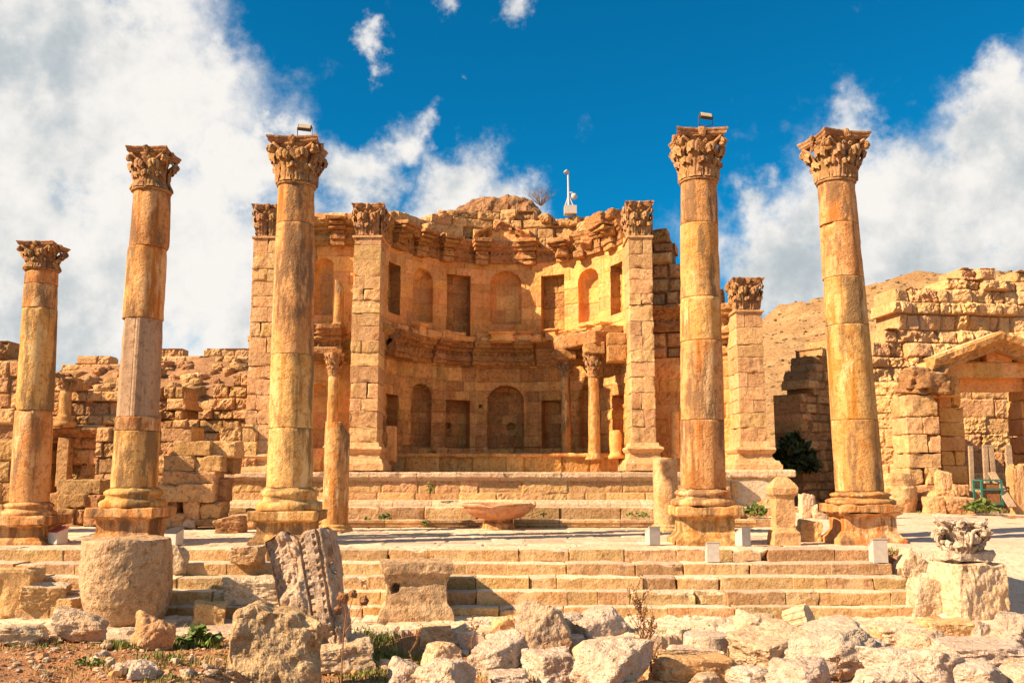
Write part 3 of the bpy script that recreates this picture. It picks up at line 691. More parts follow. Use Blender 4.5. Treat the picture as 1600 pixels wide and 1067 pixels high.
column(ax(1099, 790, YC), YC, 1.19, .99, zz(764), zz(279), zc_(195), [(zz(764), zz(655), 0, 1.0, 0), (zz(655), zz(530), 0, 1.0, .008), (zz(530), zz(462), 0, 1, 0), (zz(462), zz(345), 0, 1.0, -.006), (zz(345), zz(279), 0, 1, 0)],
       'tall pale golden column right of the ruined fountain facade, floodlight on its capital', 14, G, lean=0.17, lose=.03, pz=zc_(790), capw=.94)
column(ax(1345, 790, YC), YC, 1.24, .99, zz(768), zz(280), zc_(199), [(zz(768), zz(655), 0, 1, 0), (zz(655), zz(505), 0, 1.0, .0), (zz(505), zz(430), 0, 1, 0), (zz(430), zz(345), 0, 1.0, -.006), (zz(345), zz(280), 0, 1, 0)],
       'rightmost tall golden column with flaring capital, beside the path', 15, G, lean=-0.25, lose=.05, pz=zc_(787), capw=.97, crot=.22)
# floodlights on two capitals
def flood(px, py, w, tilt, label):
    p = at(px, py, YC); root = thing('floodlight', p - np.array((0, 0, .2)), label, 'floodlight', 'floodlights on the capitals')
    MB().add(*rblock(p + np.array((0, 0, .06)), (w, .10, w * .62), 3, 4, .02, 0, rot=(R(-38), R(tilt), R(8)))).build('lamp_housing', M['dark'], root)
    c = p + np.array((0, 0, .06)) + np.array((0, -.062, -.012)) @ rot3(R(-38), R(tilt), R(8)).T * .9
    MB().add(*rblock(c, (w * .86, .03, w * .48), 3, 4, .006, 0, rot=(R(-38), R(tilt), R(8)))).build('glass', M['glassy'], root)
    mb = MB()
    for s in (-1, 1): mb.add(*tube([p + np.array((s * w * .55, .02, .08)), p + np.array((s * w * .55, .05, -.18)), p + np.array((0, .06, -.24))], .016, 5))
    mb.build('bracket', M['dark'], root)
flood(476, 203, .40, 4, 'small black floodlight on the capital of the column behind the leaning carved block')
flood(1103, 185, .38, 5, 'small black floodlight on the capital of the column right of the fountain facade')

# smaller stumps and markers on the terrace
stump('broken_column', ax(524, 800, 32.4), 32.4, 0, az(661, 32.4), .44, .43, 'slim broken column with a slanted top behind the second tallest columns, right of the one with the left floodlight', 'column', 21, 'column', slant=.55)
stump('column_stump', ax(1041, 800, 32.4), 32.4, 0, az(716, 32.4), .43, .42, 'short rough column stump just left of the tall column right of the facade', 'column', 22, 'pier')
p = at(1226, 848, 25.7); mt = thing('stone_post', (p[0], 25.7, 0), 'short square stone post with a pyramid cap between the two right columns', 'stone post')
x, Y0 = p[0], 25.75
v, f = sqprof(dense([(.32, 0), (.31, .30), (.26, .36), (.23, .42), (.235, 1.12), (.26, 1.18), (.30, 1.24), (.31, 1.38), (.27, 1.46), (.16, 1.60), (.10, 1.66)], .05), k=8)
MB().add(wobble(v, .018, 4, 8) * np.array((1.12, 1.12, 1.10)) + np.array((x, Y0, 0)), f, .6).build('shaft', M['pier'], mt)

# white floodlight boxes
def lightbox(px, py, w, h, label, z=None, Y=None, top='white', rz=0.0, slope=.35):
    w *= .88
    p = hit(px, py, z) if Y is None else at(px, py, Y)
    root = thing('light_box', p, label, 'light box', 'ground floodlight boxes'); d = w * .9
    V = np.array([[-w / 2, -d / 2, 0], [w / 2, -d / 2, 0], [w / 2, d / 2, 0], [-w / 2, d / 2, 0], [-w / 2, -d / 2, h], [w / 2, -d / 2, h], [w / 2, d / 2, h * (1 - slope)], [-w / 2, d / 2, h * (1 - slope)]])
    if top != 'white': V[4:6, 2], V[6:8, 2] = h * (1 - slope), h
    V = V @ rot3(0, 0, rz).T + p; F = [np.array([[0, 3, 2, 1], [0, 1, 5, 4], [1, 2, 6, 5], [2, 3, 7, 6], [3, 0, 4, 7]])]
    MB().add(V, F).build('housing', M['white'], root)
    L = np.array([[-w * .54, -d * .55, h + .006], [w * .54, -d * .55, h + .006], [w * .54, d * .55, h * (1 - slope) - .0], [-w * .54, d * .55, h * (1 - slope)]])
    if top != 'white': L[:2, 2], L[2:, 2] = h * (1 - slope) + .006, h + .006
    L = np.concatenate((L + np.array((0, 0, .022)), L)) @ rot3(0, 0, rz).T + p
    MB().add(L, [np.array([[0, 1, 2, 3], [4, 7, 6, 5], [0, 4, 5, 1], [1, 5, 6, 2], [2, 6, 7, 3], [3, 7, 4, 0]])]).build('lid', M[top], root)
lightbox(1020, 850, .36, .46, 'white light box on the terrace left of the tall pale column', z=.02, rz=.3)
lightbox(1113, 877, .34, .46, 'white light box on the second step below the tall pale column', z=-.27)
lightbox(1161, 852, .34, .46, 'white light box on the terrace at the right foot of the tall pale column', z=.02, rz=.5)
lightbox(1373, 878, .40, .56, 'white light box on the step below the rightmost column', z=-.27)
lightbox(90, 849, .42, .44, 'light box with a dark red lid beside the leftmost column', z=.02, top='red', rz=-.5, slope=.3)
lightbox(271, 851, .42, .44, 'light box with a dark lid at the right foot of the patched column', z=.02, top='dark', rz=-.3, slope=.3)

# ================================================================ THE FOUNTAIN FACADE
YP, YW = 39.5, 41.0                      # front of the piers, springing of the apse
ny = thing('ruined_fountain', (-.3, 40, 0), 'two storey ruined Roman fountain facade with a curved niched wall and four tall piers', 'ruin')
pz0, pz1, pcz0, pcz1 = az(735, YP), az(692, YP), az(371, YP), az(318, YP)
def pier(pl, pr, Y, zs0, zb, zt, zc, seed, depth=1.7, mouldw=.35, two=True, name='pier'):
    xl, xr = ax(pl, 560, Y), ax(pr, 560, Y); w = xr - xl; xc = (xl + xr) / 2; rs = np.random.RandomState(seed); mb = MB(); z = zb; yc = Y + depth / 2
    while z < zt - .15:
        h = min(rs.uniform(.48, .74), zt - z); h = zt - z if zt - z - h < .3 else h
        split = [1.0] if rs.rand() < .55 or not two else [.3 + .4 * rs.rand(), 1.0]; a = 0
        rough = rs.rand() < .3 or z - zb < .9
        for s in split:
            wd = (s - a) * w; cx = xl + (a + s) / 2 * w
            v, f = rblock((cx, yc - (.03 if rough else 0) + rs.normal() * .008, z + h / 2), (wd - .008, depth, h - .009), int(rs.randint(9999)), 14, .014, .032 if rough else .010, 3.4, chip=.05)
            mb.add(v, f, rs.rand()); a = s
        z += h
    p = mb.build(name, M['pier'], ny)
    prof = [(w / 2 + mouldw, zs0), (w / 2 + mouldw, zs0 + .28), (w / 2 + mouldw - .05, zs0 + .30), (w / 2 + mouldw - .10, zs0 + .44), (w / 2 + .14, zs0 + .50), (w / 2 + .12, zs0 + .72), (w / 2 + .20, zs0 + .80), (w / 2 + .25, zs0 + .90), (w / 2 + .22, zs0 + .98), (w / 2 + .10, zs0 + 1.02), (w / 2 + .06, zb + .02)]
    v, f = sqprof(dense(prof, .07), k=16, ratio=1.0); v[:, 1] = v[:, 1] * (depth / w * .98)
    MB().add(wobble(v, .02, 3, seed) + np.array((xc, yc, 0)), f, .6).build('base', M['pier'], p)
    if zc: 
        MB().add(*rblock((xc, yc, zt + .03), (w + .14, depth + .14, .10), seed, 10, .03, .012), b=.6).build('necking', M['pier'], p)
        cp = capital(p, (xc, yc, zt + .05), w / 2 * .80, zc - zt - .05, seed, True, .06, 0, 1.0, depth / w * .96, erode=.035)
    return xc, w, yc
PL = pier(548, 592, YP, pz0, pz1, pcz0, pcz1, 51)
PR = pier(985, 1023, YP, pz0, pz1, pcz0, pcz1 + .1, 52)
PLL = pier(388, 430, YP + .3, pz0 - .3, pz1 + .1, pcz0 + .05, pcz1 + .05, 53)
PRR = pier(1152, 1194, 38.4, az(737, 38.4), az(690, 38.4), az(487, 38.4), az(434, 38.4), 54, mouldw=.42)

# --- apse
XL, XRR = PL[0] + PL[1] / 2 - .25, PR[0] - PR[1] / 2 + .25
AXC, AR = (XL + XRR) / 2, (XRR - XL) / 2; ST = .5     # short straight jambs before the curve
AL = pi * AR + 2 * ST
def apse_map(U, Z, W, r0=AR):
    Uc = np.clip(U - ST, 0, pi * AR); th = pi - Uc / AR; rr = r0 - W
    x = AXC + rr * np.cos(th); y = YW + rr * np.sin(th); e0 = np.minimum(U - ST, 0); e1 = np.maximum(U - ST - pi * AR, 0)
    return np.stack([x, y + e0 - e1, Z], -1)
YB = YW + AR
def ua(al): return ST + AR * (pi / 2 + R(al))
def depth_at(al): return YW + AR * cos(R(al))
zu = {'arch': (8.05, 10.35), 'rect': (7.75, 10.2)}
fl = az(722, YB)                          # floor of the apse, at pavement behind the parapet
ops = []
up_c, up_t = az(508, YB), az(424, YB); lo_c, lo_t = az(702, YB), az(603, YB)
for al, kind, hw in ((0, 'arch', .80), (-25, 'rect', .64), (25, 'rect', .64), (-46.5, 'arch', .66), (46.5, 'arch', .66), (-69, 'rect', .60), (69, 'rect', .60)):
    d = depth_at(al); top_u = az(424 if al == 0 else (430 if abs(al) < 30 else 420 if abs(al) < 50 else 412), d); bot_u = az({0: 507, 25: 530, 46: 502, 69: 490}[int(abs(al))], d)
    top_l = az({0: 603, 25: 625, 46: 600, 69: 616}[int(abs(al))], d); bot_l = az({0: 702, 25: 700, 46: 700, 69: 700}[int(abs(al))], d)
    if al == 0: hwl = .92
    else: hwl = hw
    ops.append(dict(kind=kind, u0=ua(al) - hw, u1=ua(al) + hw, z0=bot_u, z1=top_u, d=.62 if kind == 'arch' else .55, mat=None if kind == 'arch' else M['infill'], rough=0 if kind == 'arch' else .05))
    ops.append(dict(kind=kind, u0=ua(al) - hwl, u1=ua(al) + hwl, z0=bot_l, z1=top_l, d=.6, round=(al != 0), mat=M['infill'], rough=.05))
cor_z = az(410, YB - .5)                  # underside of the upper entablature
wall_top = cor_z + 1.05
def u_of(px, Yg=None):
    """apse u whose wall point is seen at px (solved)"""
    us = np.linspace(0, AL, 2000); P = apse_map(us, 0 * us + 8, 0 * us); t = P[:, 1]; sx = 800 + FPX * P[:, 0] / (t * cos(PITCH) + (8 - CAMZ) * sin(PITCH)); return us[np.argmin(np.abs(sx - px))]
HOLES = [(u_of(p_), az(q_, YB - .6), r_) for p_, q_, r_ in ((648, 668, .17), (709, 664, .15), (797, 664, .19), (872, 662, .17), (751, 634, .10), (616, 690, .12), (675, 520, .12))]
zsp = az(560, YB)
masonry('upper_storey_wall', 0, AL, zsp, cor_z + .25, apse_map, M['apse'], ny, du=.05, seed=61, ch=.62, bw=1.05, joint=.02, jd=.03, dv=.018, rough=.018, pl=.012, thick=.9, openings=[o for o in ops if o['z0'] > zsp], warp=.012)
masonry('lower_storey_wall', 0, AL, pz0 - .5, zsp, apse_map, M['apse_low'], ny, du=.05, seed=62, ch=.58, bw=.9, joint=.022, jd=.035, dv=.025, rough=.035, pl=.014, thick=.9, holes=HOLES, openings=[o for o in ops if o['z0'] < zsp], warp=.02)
# storey bands
mid_z = az(573, YB)
U_at = lambda px, d: None
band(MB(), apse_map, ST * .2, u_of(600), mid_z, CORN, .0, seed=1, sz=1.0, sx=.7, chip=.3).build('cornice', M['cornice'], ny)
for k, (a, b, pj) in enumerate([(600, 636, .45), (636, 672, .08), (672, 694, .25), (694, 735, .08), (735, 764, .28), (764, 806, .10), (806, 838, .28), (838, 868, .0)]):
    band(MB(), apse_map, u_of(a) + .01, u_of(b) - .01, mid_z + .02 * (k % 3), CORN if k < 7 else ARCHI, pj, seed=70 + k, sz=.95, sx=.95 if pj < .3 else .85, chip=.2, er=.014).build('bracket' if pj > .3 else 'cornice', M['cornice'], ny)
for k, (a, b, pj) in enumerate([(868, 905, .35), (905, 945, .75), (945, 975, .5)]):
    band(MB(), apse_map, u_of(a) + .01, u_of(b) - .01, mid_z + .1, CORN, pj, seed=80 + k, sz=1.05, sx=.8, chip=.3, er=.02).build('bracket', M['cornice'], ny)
rs = np.random.RandomState(8)                                 # blocks left lying on the middle cornice
for k in range(30):
    u = rs.uniform(u_of(605), u_of(862)); P = apse_map(np.array(u), np.array(0.), np.array(.38 + rs.rand() * .25)); s = (rs.uniform(.4, 1.0), .5, rs.uniform(.22, .5))
    th = pi - (u - ST) / AR
    MB().add(*rblock((P[0], P[1], mid_z + 1.12 + s[2] / 2), s, k + 300, 9, .04, .03, 2.5, rot=(0, 0, th - pi / 2 + rs.normal() * .08), chip=.14), b=rs.rand()).build('cornice_block', M['apse'], ny)
for u, w_, h_ in ((u_of(872), .75, .55), (u_of(893), .5, .4), (u_of(930), .6, .55), (u_of(960), .7, .5), (u_of(640), .7, .55), (u_of(783), 1.3, .45), (u_of(825), .7, .5)):
    P = apse_map(np.array(u), np.array(0.), np.array(.6)); th = pi - (u - ST) / AR
    v, f = sqprof(dense([(w_ / 2, 0), (w_ / 2 - .1, .1), (w_ / 2 - .12, h_ - .14), (w_ / 2, h_ - .06), (w_ / 2, h_)], .05), k=6)
    MB().add(wobble(v, .03, 3, int(u * 10)) @ rot3(0, 0, th - pi / 2).T + np.array((P[0], P[1], mid_z + 1.16)), f, rs.rand()).build('statue_base', M['apse'], ny)
# upper entablature with its projecting brackets
segs = [(596, 634, .62), (634, 641, .05), (641, 660, .45), (660, 680, .06), (680, 709, .52), (709, 735, .06), (735, 766, .55), (766, 817, .10), (817, 841, .55), (841, 872, .06), (872, 896, .42), (896, 906, .0), (906, 946, .22), (946, 976, .62)]
def bracket(px, z0, h, w0, w1, p1, seed, mapf=apse_map, u=None, lay=6, p0=.25):
    """stepped corbel block, wider and deeper towards its top"""
    u = u_of(px) if u is None else u; rs = np.random.RandomState(seed); mb = MB(); e = 1e-3
    A, Bv = mapf(np.array(u - e), np.array(0.), np.array(0.)), mapf(np.array(u + e), np.array(0.), np.array(0.)); ang = math.atan2(Bv[1] - A[1], Bv[0] - A[0])
    fr = [0, .22, .42, .56, .70, .84, 1.0]; gw_ = [0, .10, .22, .14, .50, .80, 1.0]
    for k in range(6):
        w_ = w0 + (w1 - w0) * gw_[k + 1 if k != 2 else 2]; p_ = p0 + (p1 - p0) * gw_[k + 1 if k != 2 else 2] ; w_ = w_ - (.10 if k == 2 else 0)
        P = mapf(np.array(u), np.array(0.), np.array(p_ / 2 - .15)); hh = (fr[k + 1] - fr[k]) * h
        mb.add(*rblock((P[0], P[1], z0 + fr[k] * h + hh / 2), (w_, p_ + .3, hh - .004), seed * 7 + k, 9, .025, .016, 3, rot=(rs.normal() * .01, 0, ang), chip=.10 if k < 4 else .2), b=.3 + .4 * rs.rand())
    return mb.build('bracket', M['cornice'], ny)
for k, (a, b, pj) in enumerate(segs):
    hgt = .62 if k in (9, 11) else 1.0
    if pj > .4: bracket((a + b) / 2, cor_z - .10, 1.22 * (1 if k != 10 else .8), .62 if k not in (0, 13) else .8, 1.05 if k not in (0, 13) else 1.4, 1.05, 900 + k)
    band(MB(), apse_map, u_of(a) - .02, u_of(b) + .02, cor_z + .02, CORN, pj if pj < .4 else .04, seed=100 + k, sz=.95 * hgt, sx=.42, chip=.16, er=.014).build('cornice', M['cornice'], ny)
# broken gable over the middle
gb = MB(); uc0, uc1 = u_of(738), u_of(829); um = (uc0 + uc1) / 2; gz = cor_z + 1.16
slope = .46
def rake(sg):
    return lambda U: (1 - np.abs(U - um) / (um - uc0)) * (um - uc0) * slope
RK = [(0, 0), (.12, 0), (.14, .10), (.26, .16), (.30, .30), (.38, .36), (.38, .44), (0, .46)]
band(gb, apse_map, uc0 - .1, uc0 + (um - uc0) * .62, gz - .1, RK, .35, seed=120, zf=rake(1), chip=.4, er=.03)
band(gb, apse_map, um - .35, um + .55, gz - .05, RK, .12, seed=122, zf=rake(1), chip=.3, er=.04)
band(gb, apse_map, um + (um - uc0) * .5, uc1 + .15, gz - .12, RK, .35, seed=121, zf=rake(1), chip=.4, er=.03)
gp = gb.build('gable_cornice', M['cornice'], ny)
tz = lambda u: gz + rake(1)(u) + .05
masonry('tympanum', uc0, uc1, gz - .15, gz + .9, lambda U, Z, W: apse_map(U, Z, W + .18), M['apse'], ny, du=.07, seed=66, ch=.9, bw=1.5, top=tz, thick=.4, rough=.02)
# attic courses above, broken on top
at_r = AR + .35
attic_px = [(594, 345), (620, 338), (640, 345), (660, 352), (690, 340), (720, 336), (780, 336), (830, 338), (870, 350), (905, 348), (940, 340), (985, 352)]
Pt = [(u_of(a), az(b, YW + AR * sin(min(pi, max(0, (u_of(a) - ST) / AR))) + .3)) for a, b in attic_px]
atop = lambda u: np.interp(u, [p_[0] for p_ in Pt], [p_[1] for p_ in Pt])
masonry('attic_wall', .0, AL, cor_z + .2, cor_z + 4.2, lambda U, Z, W: apse_map(U, Z, W, at_r - .25), M['ruin'], ny, du=.06, seed=67, ch=.52, bw=1.0, joint=.05, jd=.07, dv=.12, rough=.05, pl=.04, top=atop, thick=.9, miss=.06)
# loose blocks along the broken top
for k in range(46):
    u = rs.uniform(.3, AL - .3); z = atop(u); P = apse_map(np.array(u), np.array(0.), np.array(-.2 - rs.rand() * .5)); sz = rs.uniform(.3, .62)
    V, F = rock((sz * rs.uniform(1, 1.8), sz, sz * .85), k, 7, boxy=.8, rough=.07); MB().add(V @ rot3(0, 0, rs.rand() * 3).T + np.array((P[0], P[1], z + .05)), F, rs.rand()).build('crown_block', M['ruin'], ny)
# tumbled blocks at the ends of the upper cornice
for px, py, s, r in ((648, 362, .75, .3), (668, 360, .7, -.4), (627, 362, .9, .1), (935, 348, .95, -.4), (955, 362, .8, .5), (960, 335, .6, .2), (917, 380, .6, .7), (697, 372, .55, .2), (878, 396, .5, .1), (905, 398, .5, -.2)):
    u = u_of(px); d = YW + AR * sin(max(0, (u - ST) / AR) if u < AL else 0) - .5; P = at(px, py, d)
    V, F = rock((s * 1.2, s, s * .8), int(px), 8, boxy=1, rough=.06); MB().add(V @ rot3(r * .4, r * .5, r * 2).T + P, F, rs.rand()).build('tumbled_block', M['cornice'], ny)
# lump of the half dome
D0 = YB + .8; a0, a1 = ax(698, 330, D0), ax(835, 330, D0)
dp = [(698, 338), (706, 325), (718, 316), (735, 306), (752, 298), (772, 299), (784, 303), (795, 296), (812, 297), (828, 304), (840, 318), (848, 338)]
dt = pxtop(dp, D0)
us = np.linspace(a0, a1 + .3, 60); vs = np.linspace(0, 1, 22); zb = az(345, D0); Ug, Vg = np.meshgrid(us, vs, indexing='ij')
Tz = dt(Ug); DV = np.stack([Ug, D0 + 1.5 * Vg + .5 * (Vg > .5), zb + (Tz - zb) * np.where(Vg < .55, np.sin(np.clip(Vg / .55, 0, 1) * pi / 2) ** .8, 1 - .5 * (Vg - .55))], -1)
DV += np.stack([fbm(DV * 2.2 + k, 90 + k, 4) for k in range(3)], -1) * .13
mk('dome_remnant', DV.reshape(-1, 3), [grid_faces(60, 22)], M['ruin'], ny)

# --- wings between inner and outer piers
YWG = YW + .15
xl0, xl1 = PLL[0] + .2, PL[0] - PL[1] / 2 + .3
def zt_(py): return az(py, YWG)
ow = lambda a, b, t, bt, kind='arch', d=.5: dict(kind=kind, u0=ax(a, 560, YWG) - xl0, u1=ax(b, 560, YWG) - xl0, z0=zt_(bt), z1=zt_(t), d=d)
L_, mpw = plane_map((xl0, YWG), (xl1, YWG))
masonry('wing_wall', 0, L_, pz0 - .5, zt_(332), mpw, M['apse'], ny, du=.06, seed=71, ch=.62, bw=.95, joint=.022, jd=.035, dv=.03, rough=.02, thick=1.0,
        openings=[ow(488, 517, 404, 492), ow(486, 512, 600, 700, d=.5)], top=lambda u: zt_(334) + .35 * np.sin(u * 2.1))
mb = MB()
band(mb, mpw, 0, L_, zt_(385), CORN, .05, seed=140, chip=.3, sz=1.0)
mb2 = MB(); band(mb2, mpw, ax(493, 560, YWG) - xl0, ax(538, 560, YWG) - xl0, zt_(565), CORN, .55, seed=141, chip=.3, sz=1.25)
band(mb2, mpw, 0, L_, zt_(565), ARCHI, .05, seed=142, chip=.3, sz=1.15)
bracket(0, zt_(386), 1.25, .6, 1.0, .95, 950, mpw, ax(530, 360, YWG) - xl0)
mb.build('upper_cornice', M['cornice'], ny); mb2.build('middle_cornice', M['cornice'], ny)
# the little column and the broken one above it
def small_col(px, Y, z0, z1, zc, r, seed, slant=0, cap=True, zs=None):
    x = ax(px, 640, Y); hb = r * .9
    v, f = lathe(dense([(r * 1.5, z0), (r * 1.5, z0 + .3 * hb), (r * 1.25, z0 + .5 * hb), (r * 1.3, z0 + .8 * hb), (r * 1.05, z0 + hb), (r, z0 + hb + .05)] + [(r * (1 - .12 * t), z0 + hb + (z1 - z0 - hb) * t) for t in np.linspace(.05, 1, 12)], .15), 32)
    v = wobble(v, .012, 3, seed); tt = sm(v[:, 2], z1 - .5, z1); v[:, 2] -= slant * tt * np.clip(v[:, 0] / r, -1, 1)
    cobj = MB().add(v + np.array((x, Y, 0)), f, .5).build('small_column', M['column'], ny, True)
    if cap: capital(cobj, (x, Y, z1), r * .88, zc - z1, seed, False, .05, pi / 4)
    return cobj
small_col(520, 40.2, az(700, 40.2), az(588, 40.2), az(552, 40.2), .25, 151)
small_col(525, 40.3, az(512, 40.3), az(441, 40.3), 0, .23, 152, slant=.12, cap=False)
small_col(884, 44.0, az(716, 44.0), az(590, 44.0), az(562, 44.0), .25, 153)
small_col(928, 42.2, az(718, 42.2), az(590, 42.2), az(553, 42.2), .275, 154)
v = None
# imposts over the two right columns
for px, Y, t, b in ((884, 44.0, 548, 563), (928, 42.2, 536, 554), (965, 41.2, 541, 566), (965, 41.2, 522, 541)):
    z0_, z1_ = az(b, Y), az(t, Y); MB().add(*rblock((ax(px, 560, Y), Y, (z0_ + z1_) / 2), (.95, .9, z1_ - z0_), int(px), 10, .04, .02, 2.4, chip=.08), b=.5).build('impost_block', M['cornice'], ny)
P0, P1 = at(884, 545, 44.0), at(930, 540, 42.2)
c = (P0 + P1) / 2; L = np.linalg.norm((P1 - P0)[:2]); MB().add(*rblock((c[0], c[1], az(532, 43)), (L + .9, .8, .62), 77, 14, .08, .05, 2.0, rot=(0, 0, math.atan2(P1[1] - P0[1], P1[0] - P0[0])), chip=.12), b=.3).build('architrave', M['cornice'], ny)
# stumps standing in front of the niches
def nstump(px, Y, py0, py1, r, seed, sq=False):
    z0, z1 = az(py0, Y), az(py1, Y); x = ax(px, 700, Y)
    if sq: MB().add(*rblock((x, Y, (z0 + z1) / 2), (2 * r, 2 * r, z1 - z0), seed, 10, .04, .02, 2, chip=.1), b=.6).build('column_stump', M['apse'], ny)
    else:
        v, f = lathe(dense([(r * 1.35, z0), (r * 1.35, z0 + .12), (r * 1.1, z0 + .2), (r, z0 + .28), (r * .97, z1 - .12), (r * .7, z1)], .08), 28); MB().add(wobble(v, .03, 2.5, seed) + np.array((x, Y, 0)), f, .5).build('column_stump', M['apse'], ny, True)
nstump(611, 41.6, 722, 666, .24, 1, True); nstump(962, 41.2, 716, 672, .27, 2); nstump(690, 45.2, 722, 700, .26, 3, True); nstump(749, 45.8, 724, 711, .35, 4); nstump(826, 45.8, 724, 711, .38, 5)
nstump(1055, 40.2, 715, 641, .2, 6); nstump(1131, 40.6, 712, 650, .19, 7)
# right wing: rough core in shade, stepping down
xr0, xr1 = PR[0] + PR[1] / 2 - .2, ax(1156, 560, YWG)
L_, mpr = plane_map((xr0, YWG + .1), (xr1, YWG - 1.2))
rt = pxtop([(1010, 352), (1030, 358), (1042, 362), (1044, 388), (1062, 400), (1090, 430), (1125, 470), (1160, 480)], YWG, xr0)
masonry('rough_wing_wall', 0, L_, az(560, YWG), az(340, YWG), mpr, M['ruin'], ny, du=.06, seed=72, ch=.62, bw=.8, joint=.09, jd=.14, dv=.16, rough=.07, pl=.07, thick=1.2, top=rt, miss=.05)
masonry('wing_wall', 0, L_, pz0 - .5, az(560, YWG), lambda U, Z, W: mpr(U, Z, W + .05), M['apse'], ny, du=.07, seed=73, ch=.66, bw=1.0, joint=.03, jd=.04, dv=.03, rough=.03, thick=1.0)
mb = MB(); band(mb, mpr, L_ * .02, L_ * .45, az(520, YWG), CORN, .1, seed=144, chip=.35, sz=.9); band(mb, mpr, L_ * .72, L_ * .98, az(535, YWG), CORN, .3, seed=145, chip=.35, sz=1.1); mb.build('middle_cornice', M['cornice'], ny)
# core of the building behind everything
cb = MB()
cb.add(*box((AXC, YW + AR + 2.2, (cor_z + pz0) / 2), (2 * AR + 2.5, 1.6, cor_z - pz0 + 3)))
cb.build('rear_wall', M['ruin'], ny)
# --- platform, bench and pool parapet
xa, xb = ax(345, 740, 36.8), ax(1140, 740, 36.8)
YPO = 36.8; ptz = az(737, YPO)
mb = MB(); mb.add(*rblock(((xa + xb) / 2, 42.0, ptz - 1.15), (xb - xa + 3.5, 9.6, 2.0), 3, 6, .02, .01)); mb.build('platform', M['pave'], ny)
# bench course under the apse
L_, mpb = plane_map((AXC - 5.25, 42.7), (AXC + 5.2, 42.7))
masonry('bench', 0, L_, ptz - .2, az(712, 42.7), mpb, M['apse_low'], ny, du=.06, seed=74, ch=1.2, bw=1.2, joint=.03, jd=.05, dv=.06, rough=.03, thick=.9)
mb = MB(); 
for k in range(9): band(mb, mpb, L_ * k / 9 + .01, L_ * (k + 1) / 9 - .01, az(713, 42.7) - .02, [(0, 0), (.06, 0), (.10, .05), (.10, .12), (.03, .16), (-.4, .16)], .02 + .03 * (k % 3), seed=160 + k, chip=.2)
mb.build('bench_moulding', M['apse_low'], ny)
L_, mpp = plane_map((xa, YPO), (xb, YPO))
masonry('pool_parapet', 0, L_, .60, ptz - .30, mpp, M['pier'], ny, du=.055, seed=75, ch=.62, bw=1.15, joint=.02, jd=.035, dv=.03, rough=.02, thick=.5)
mb = MB(); x = 0; k = 0; rs = np.random.RandomState(14)
while x < L_ - .2:
    w_ = min(rs.uniform(1.0, 2.6), L_ - x); band(mb, mpp, x + .008, x + w_ - .008, ptz - .36, [(0, 0), (.05, 0), (.07, .06), (.16, .13), (.19, .16), (.19, .31), (.16, .345), (-.3, .345)], rs.normal() * .015, du=.08, seed=170 + k, chip=.30, er=.014); x += w_; k += 1
mb.build('parapet_coping', M['pale'], ny)
def stepcourse(name, Y, z0, z1, xA, xB, seed, prof=None, mat='step', dep=.9):
    mb = MB(); rs = np.random.RandomState(seed); x = xA
    while x < xB - .1:
        w_ = min(rs.uniform(1.0, 2.4), xB - x)
        if prof is None: mb.add(*rblock((x + w_ / 2, Y + dep / 2 + rs.normal() * .012, (z0 + z1) / 2), (w_ - .014, dep, z1 - z0), int(rs.randint(9999)), 12, .03, .014, 2.5, chip=.08), b=rs.rand())
        else:
            Lq, mq = plane_map((x + .008, Y), (x + w_ - .008, Y)); band(mb, mq, 0, Lq, z0, prof, 0, du=.12, seed=int(rs.randint(999)), chip=.12, er=.012)
        x += w_
    return mb.build(name, M[mat], ny)
b0 = az(783, YPO - .2)
stepcourse('parapet_base', YPO - .26, .55, az(783, YPO - .26), xa, xb, 5, [(0, 0), (.10, 0), (.10, .12), (.16, .14), (.14, .26), (.05, .34), (.0, .42)], 'pale')
stepcourse('platform_step', 36.0, -.05, .70, xa, xb + .2, 6)
stepcourse('platform_step', 34.75, -.06, .30, xa + 2.2, xb + .4, 7, [(0, 0), (.02, 0), (.02, .10), (.08, .12), (.08, .22), (.14, .25), (.14, .34), (-1.3, .35)])
# right end: stepped plinth that carries the outer pier
xq0, xq1 = ax(1140, 740, 37.0), ax(1246, 740, 37.0)
mb = MB()
mb.add(*rblock(((xq0 + xq1) / 2, 38.9, az(740, 37.0)), (xq1 - xq0, 3.6, .30), 5, 14, .06, .03, 2, chip=.12), b=.8)
mb.build('pier_plinth', M['pale'], ny)
Lq, mq = plane_map((xq0 + .1, 37.2), (xq1 - .35, 37.2))
masonry('plinth_wall', 0, Lq, -.1, az(744, 37.2), mq, M['pier'], ny, du=.06, seed=78, ch=.6, bw=1.0, dv=.05, rough=.03, thick=2.6)
stepcourse('platform_step', 36.3, -.1, .70, xq0 - .1, xq1 - .1, 8); stepcourse('platform_step', 35.3, -.1, .30, xq0 + .4, xq1 + .4, 9)
